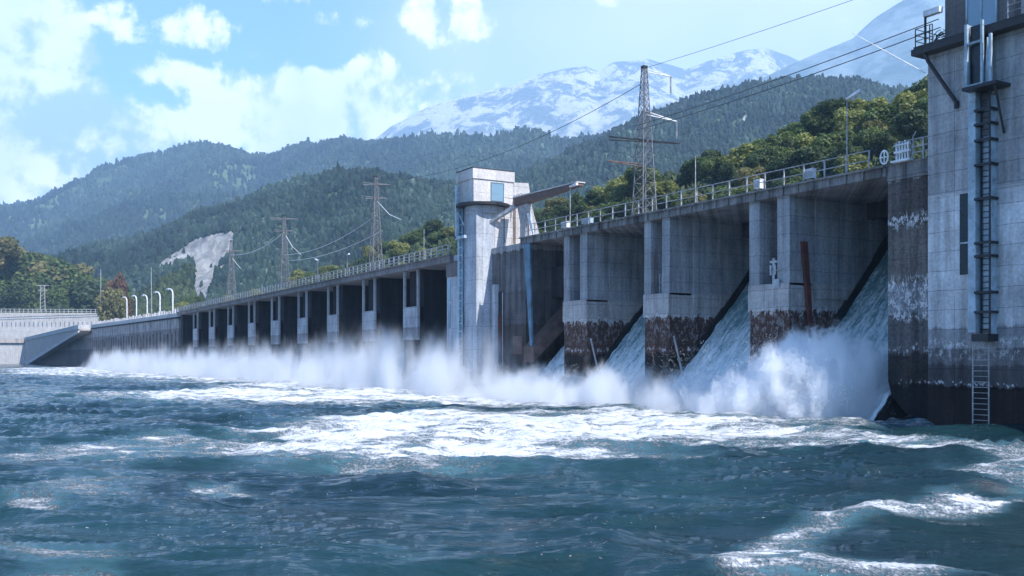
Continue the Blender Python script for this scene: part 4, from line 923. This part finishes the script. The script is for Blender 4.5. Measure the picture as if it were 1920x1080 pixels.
# ================================================================== river
def inpoly(x, y, poly):
    """signed distance, positive inside"""
    poly = np.array(poly); n = len(poly); ins = np.zeros(x.shape, bool); dm = np.full(x.shape, 1e9)
    for i in range(n):
        ax_, ay_ = poly[i]; bx_, by_ = poly[(i+1) % n]
        c_ = ((ay_ > y) != (by_ > y)) & (x < (bx_-ax_)*(y-ay_)/(by_-ay_+1e-12)+ax_); ins ^= c_
        ex, ey = bx_-ax_, by_-ay_; tt = np.clip(((x-ax_)*ex+(y-ay_)*ey)/(ex*ex+ey*ey+1e-9), 0, 1)
        dm = np.minimum(dm, np.hypot(x-ax_-tt*ex, y-ay_-tt*ey))
    return np.where(ins, dm, -dm)
W = lambda pts: [onwater(*p) for p in pts]
patches = [  # outline on the water, edge softness (m), strength
  (W([(600,782),(760,776),(1000,778),(1260,776),(1400,790),(1560,815),(1480,835),(1330,838),(1200,850),(1050,858),(950,880),(800,890),(640,886),(520,872),(430,845),(440,820),(520,800)]), 5.0, .96),
  (W([(180,738),(420,730),(640,722),(900,728),(1200,735),(1420,748),(1200,766),(900,764),(600,760),(380,757),(250,752)]), 9., .92),
  (W([(0,691),(200,687),(420,700),(640,712),(520,722),(300,716),(120,706),(0,704)]), 14., .8),
  (W([(380,716),(700,722),(900,735),(600,737),(420,726)]), 10., .85),
  (W([(0,728),(140,730),(200,742),(60,752),(0,752)]), 7., .5),
  (W([(20,840),(240,818),(460,830),(420,872),(220,875),(40,880)]), 3., .56),
  (W([(-20,880),(160,875),(260,905),(120,950),(-20,960)]), 2., .42),
  (W([(300,924),(380,922),(470,931),(400,936),(320,934)]), .4, .55),
  (W([(-10,948),(60,940),(120,946),(60,958),(-10,960)]), .6, .52),
  (W([(1500,806),(1640,812),(1760,826),(1920,838),(1990,860),(1960,895),(1820,905),(1800,880),(1900,872),(1800,850),(1640,840),(1500,838)]), 1.6, .70),
  (W([(1780,885),(1990,880),(1990,918),(1880,925),(1790,915)]), 1.0, .74),
  (W([(1580,955),(1700,925),(1850,930),(1830,955),(1740,985),(1640,1010),(1600,1040),(1680,1060),(1860,1090),(1500,1085),(1460,1035),(1520,1000),(1600,975)]), .9, .80),
  (W([(1340,1052),(1450,1058),(1640,1040),(1840,1070),(1900,1100),(1400,1100)]), .7, .82),
  (W([(-40,1040),(100,1030),(260,1045),(200,1100),(-60,1100)]), .8, .5),
  (W([(640,1040),(800,1030),(900,1050),(760,1064)]), .5, .35),
  (W([(1180,800),(1500,800),(1720,800),(1600,780),(1300,770)]), 3., .7),
]
nu, nv = 1050, 900
ang = np.linspace(-.92, .92, nu); rad = 7.5*np.exp(np.linspace(0, math.log(720/7.5), nv))
Aa, Rr = np.meshgrid(ang, rad, indexing='ij')
X = Rr*(FX*np.cos(Aa)+RX*np.sin(Aa)); Y = Rr*(FY*np.cos(Aa)+RY*np.sin(Aa))
wx = X+(fbm(X/6., Y/6., 5, seed=301)-.5)*9; wy = Y+(fbm(X/6., Y/6., 5, seed=331)-.5)*9
far_ = np.clip(Rr/60., .12, 1.); wx = X+(wx-X)*far_; wy = Y+(wy-Y)*far_
foam = np.zeros_like(X)
for poly, soft, amp in patches:
    foam = np.maximum(foam, amp*sstep(-soft, soft*.8, inpoly(wx, wy, poly)))
near_dam = sstep(11, 2, np.abs(wy-DY+1))*(wx < -42)*(wx > -300); foam = np.maximum(foam, near_dam*1.0)
# surface: domain-warped chop; crests lie across the current (rotated frame)
cu, su = math.cos(.35), math.sin(.35)
wr = (fbm(X/11., Y/11., 4, seed=401)-.5)*5
def chop(scale, stretch, seed, oct=4, gain=.5):
    U = (X*RX+Y*RY+wr)/(scale*stretch); V_ = (X*FX+Y*FY+wr*.5)/scale
    s_ = np.zeros_like(U); a_ = 1.; tt_ = 0
    for k_ in range(oct):
        tw = .12*math.sin(k_*2.4+seed); s_ += a_*(1-np.abs(2*vnoise((U+V_*tw)*2**k_+31.7*k_, (V_-U*tw*.4)*2**k_-11.3*k_, seed=seed+k_)-1)); tt_ += a_; a_ *= gain
    return s_/tt_
calm = sstep(1., -1.5, np.abs(0*X)) * 0
boil = fbm(X/14., Y/14., 3, seed=444)
Hh = (chop(5.5, 3.2, 411, 3, .4)-.55)*.72*(.4+1.2*boil) + (chop(1.5, 4.0, 421, 3, .42)-.55)*.60*(.3+1.4*boil) + (chop(.5, 3.2, 431, 3)-.55)*.09*sstep(70,25,Rr)
Hh += (fbm(X/2.2, Y/2.2, 5, seed=451, gain=.6)-.5)*.75*np.clip(foam,0,1)*sstep(16,34,Rr)
quiet = sstep(-.5, 2.5, inpoly(wx, wy, W([(1700,960),(1790,930),(2100,900),(2300,1300),(1900,1300),(1840,1075),(1680,1020)])))
Hh *= (1-.72*quiet)*sstep(720, 200, Rr)*(.85+.15*sstep(9,26,Rr))
m, t, b = newmat('river_water', .08, .5); g, x, y, z = t.pos(); f = attr(t, 'foam')
rx_ = t.vm('DOT_PRODUCT', g, (RX,RY,0)); fx_ = t.vm('DOT_PRODUCT', g, (FX,FY,0))
gs = t.vec(t.m('MULTIPLY', rx_, .34), fx_, z)
l1 = t.noise(gs, .42, 9, .72, .9); l2 = t.noise(gs, 2.6, 7, .72, .6); l3 = t.noise(g, 11., 4, .7)
den = t.m('ADD', t.m('MULTIPLY', l1, .44), t.m('ADD', t.m('MULTIPLY', l2, .33), t.m('MULTIPLY', l3, .23)))
k = t.m('ADD', t.m('SUBTRACT', f, .5), t.m('MULTIPLY', t.m('SUBTRACT', den, .5), t.mapr(f, .0, 1.1, 4.2, 5.2)))
fm = t.mapr(k, -.05, .42); fm = t.m('MULTIPLY', fm, t.mapr(f, .03, .25))
sparkle = t.m('MULTIPLY', t.mapr(t.noise(g, 9., 2, .5), .695, .74), t.mapr(l1, .5, .6)); fm = t.m('MAXIMUM', fm, t.m('MULTIPLY', sparkle, .8))  # white specks painted into the foam mask as sun sparkle
milky = t.m('MULTIPLY', t.mapr(t.m('ADD', f, t.m('MULTIPLY', t.m('SUBTRACT', l1, .5), 1.2)), .08, 1.0), .8)
wc = t.mix(t.mapr(t.noise(g, .09, 4, .5), .35, .65), (.004,.018,.023), (.010,.038,.046))
wc = t.mix(attr(t, 'quiet'), wc, (.004,.018,.018))
wc = t.mix(milky, wc, (.11,.24,.29))
t.put(b.inputs['Base Color'], t.mix(fm, wc, (.70,.72,.75)))
t.put(b.inputs['Roughness'], t.mapr(fm, 0, 1, .045, .7)); b.inputs['IOR'].default_value = 1.33
b1 = t.noise(gs, .9, 6, .56, .8); b2 = t.noise(gs, 5., 7, .68, .3)
hh = t.m('ADD', t.m('MULTIPLY', b1, 1.), t.m('MULTIPLY', b2, .15)); hh = t.m('ADD', hh, t.m('MULTIPLY', t.m("MULTIPLY", fm, l2), .9)); hh = t.m('MULTIPLY', hh, t.mapr(attr(t,'quiet'), 0, 1, 1., .3))
t.put(b.inputs['Normal'], t.bump(hh, 1., .34)); M['river'] = m
tag(npmesh('river', np.stack([X,Y,Hh],-1).reshape(-1,3), gridfaces(nu,nv), m, attrs={'foam': foam.ravel(), 'quiet': quiet.ravel()}), kind='structure')

# ================================================================== spray and haze
def volmat(name, dens, scale, th0, th1, col, fall, shape=None, aniso=.2, step=.25):
    m = bpy.data.materials.new(name); m.use_nodes = True; t = NT(m); t.n.remove(t.n['Principled BSDF'])
    v = t.n.new('ShaderNodeVolumePrincipled'); t.l.new(v.outputs[0], t.n['Material Output'].inputs['Volume'])
    v.inputs['Color'].default_value = c4(col); v.inputs['Anisotropy'].default_value = aniso
    g, x, y, z = t.pos()
    n = t.noise(t.vec(x, y, t.m('MULTIPLY', z, fall[2] if len(fall) > 2 else .7)), scale, 5, .6)
    zz = t.m('SUBTRACT', z, t.m('MULTIPLY', t.m('SUBTRACT', n, .5), fall[1]*2))
    if shape: zz = shape(t, x, y, zz)
    if th1 is None:        # billowing: a domed body whose boundary is broken up by the noise
        t.put(v.inputs['Density'], t.m('MULTIPLY', t.mapr(zz, th0, 1., .0, 1.), dens)); m.cycles.volume_step_rate = step; return m
    h = t.mapr(zz, 0, fall[0], 1, 0)
    t.put(v.inputs['Density'], t.m('MULTIPLY', t.m('MULTIPLY', h, t.m('MULTIPLY', h, t.mapr(n, th0, th1))), dens))
    m.cycles.volume_step_rate = step
    return m
def volbox(name, b_, mat, label):
    q = MB(); q.box(*b_); return tag(q.build(name, mat), label, kind='stuff')
def edgefade(axis, lo, hi, ramp):
    def f(t, x, y, z):
        a = x if axis == 'x' else y
        e = t.m('ADD', t.mapr(a, lo, lo+ramp, 8, 0), t.mapr(a, hi-ramp, hi, 0, 8)); e2 = t.m('ADD', t.mapr(y, 40, 45, 6, 0), t.mapr(y, 53.5, 56, 0, 0))
        return t.m('ADD', z, t.m('ADD', e, e2))
    return f
M['mist_l'] = volmat('mist_left', .6, .3, .42, .64, (.97,.985,1.), (6.4,8.0,.35), lambda t, x, y, z: t.m('SUBTRACT', edgefade('x', -330, -80, 5)(t, x, y, z), t.m('MULTIPLY', t.m('SUBTRACT', t.mapr(x, -160, -125), t.mapr(x, -108, -96)), 1.3)))
volbox('mist', (-330,-84.04,39.5,55,.05,13), M['mist_l'], 'pale drifting spray along the foot of the left barrage')
M['mist_r'] = volmat('mist_right', 1.0, .5, .42, .60, (.97,.985,1.), (3.0,5.2,.55), edgefade('x', -90, -41.3, 4))
volbox('mist', (-83.98,-41.2,39.52,56,.05,9), M['mist_r'], 'pale spray cloud along the foot of the right spillway')
def burst(t, x, y, z):
    g = t.pos()[0]
    n = t.noise(t.vec(x, y, t.m('MULTIPLY', t.pos()[3], .55)), .75, 8, .66, .3); n2 = t.noise(g, 3.6, 5, .7)
    top = t.m('ADD', 3.6, t.mapr(x, -56, -44, -1.4, 1.6))
    dx = t.m('DIVIDE', t.m('SUBTRACT', x, -46.2), 8.0); dy = t.m('DIVIDE', t.m('SUBTRACT', y, 49.6), 4.6); dz = t.m('DIVIDE', t.pos()[3], top)
    r2 = t.m('ADD', t.m('ADD', t.m('MULTIPLY', dx, dx), t.m('MULTIPLY', dy, dy)), t.m('MULTIPLY', dz, dz))
    return t.m('ADD', t.m('SUBTRACT', 1.35, r2), t.m('ADD', t.m('MULTIPLY', t.m('SUBTRACT', n, .5), 3.2), t.m('MULTIPLY', t.m('SUBTRACT', n2, .5), 1.6)))
M['burst'] = volmat('burst_spray', 3.5, .75, .1, None, (.98,.99,1.), (6.6,4.2,1.), burst, step=.25)
volbox('spray_burst', (-57,-41.05,43,56,.1,8.5), M['burst'], 'dense billowing white spray burst at the foot of the nearest bay')
hz = bpy.data.materials.new('haze_air'); hz.use_nodes = True; t = NT(hz); t.n.remove(t.n['Principled BSDF'])
v = t.n.new('ShaderNodeVolumePrincipled'); t.l.new(v.outputs[0], t.n['Material Output'].inputs['Volume'])
v.inputs['Color'].default_value = (.48,.72,1,1); v.inputs['Density'].default_value = 1.3e-4; v.inputs['Anisotropy'].default_value = 0.
volbox('haze', (-9400,6200,-9200,15200,-4.2,2320), hz, 'thin blue air haze over the whole valley')

# flying drops thrown up along the foot of the dam: short ballistic strings of small drops
dr = np.random.default_rng(12); P0 = []
def strings(n, xf, yf, v0, v1, k, spread):
    for i in range(n):
        x0, y0 = xf(), yf(); vz = dr.uniform(v0, v1); vx, vy = dr.normal(0, 1.1), dr.uniform(-3.2, .3)
        t0 = dr.uniform(.15, .95)*2*vz/9.8; tt = t0+np.cumsum(dr.exponential(.012, k)); s_ = spread*(1+tt)
        p = np.stack([x0+vx*tt, y0+vy*tt, .6+vz*tt-4.9*tt*tt], -1)+dr.normal(size=(k,3))*s_[:,None]; P0.append(p[p[:,2] > .1])
strings(950, lambda: dr.uniform(-54,-41.6), lambda: dr.uniform(47.5,51), 4.5, 9.5, 16, .16)
strings(900, lambda: dr.uniform(-83,-53), lambda: dr.uniform(46.5,50.5), 2.5, 6.8, 14, .16)
strings(700, lambda: dr.uniform(-190,-84), lambda: dr.uniform(45,50.5), 4, 9, 12, .22)
P0 = np.concatenate(P0); n = len(P0); d0 = np.hypot(P0[:,0], P0[:,1]); rr = dr.uniform(.005,.013,n)*np.clip(d0/68, 1, 2.2)
TV = np.array([(1,1,1),(1,-1,-1),(-1,1,-1),(-1,-1,1)], float); TF = np.array([(0,1,2),(0,3,1),(0,2,3),(1,3,2)])
V = TV[None]*rr[:,None,None]*dr.uniform(.6,1.6,(n,1,3))+P0[:,None,:]
m, t, b = newmat('water_drops', .25, .5); b.inputs['Base Color'].default_value = (.78,.83,.86,1)
tag(npmesh('spray_drops', V.reshape(-1,3), (TF[None]+np.arange(n)[:,None,None]*4).reshape(-1,3), m, smooth=False), 'white drops flying up along the foot of the dam', kind='stuff')
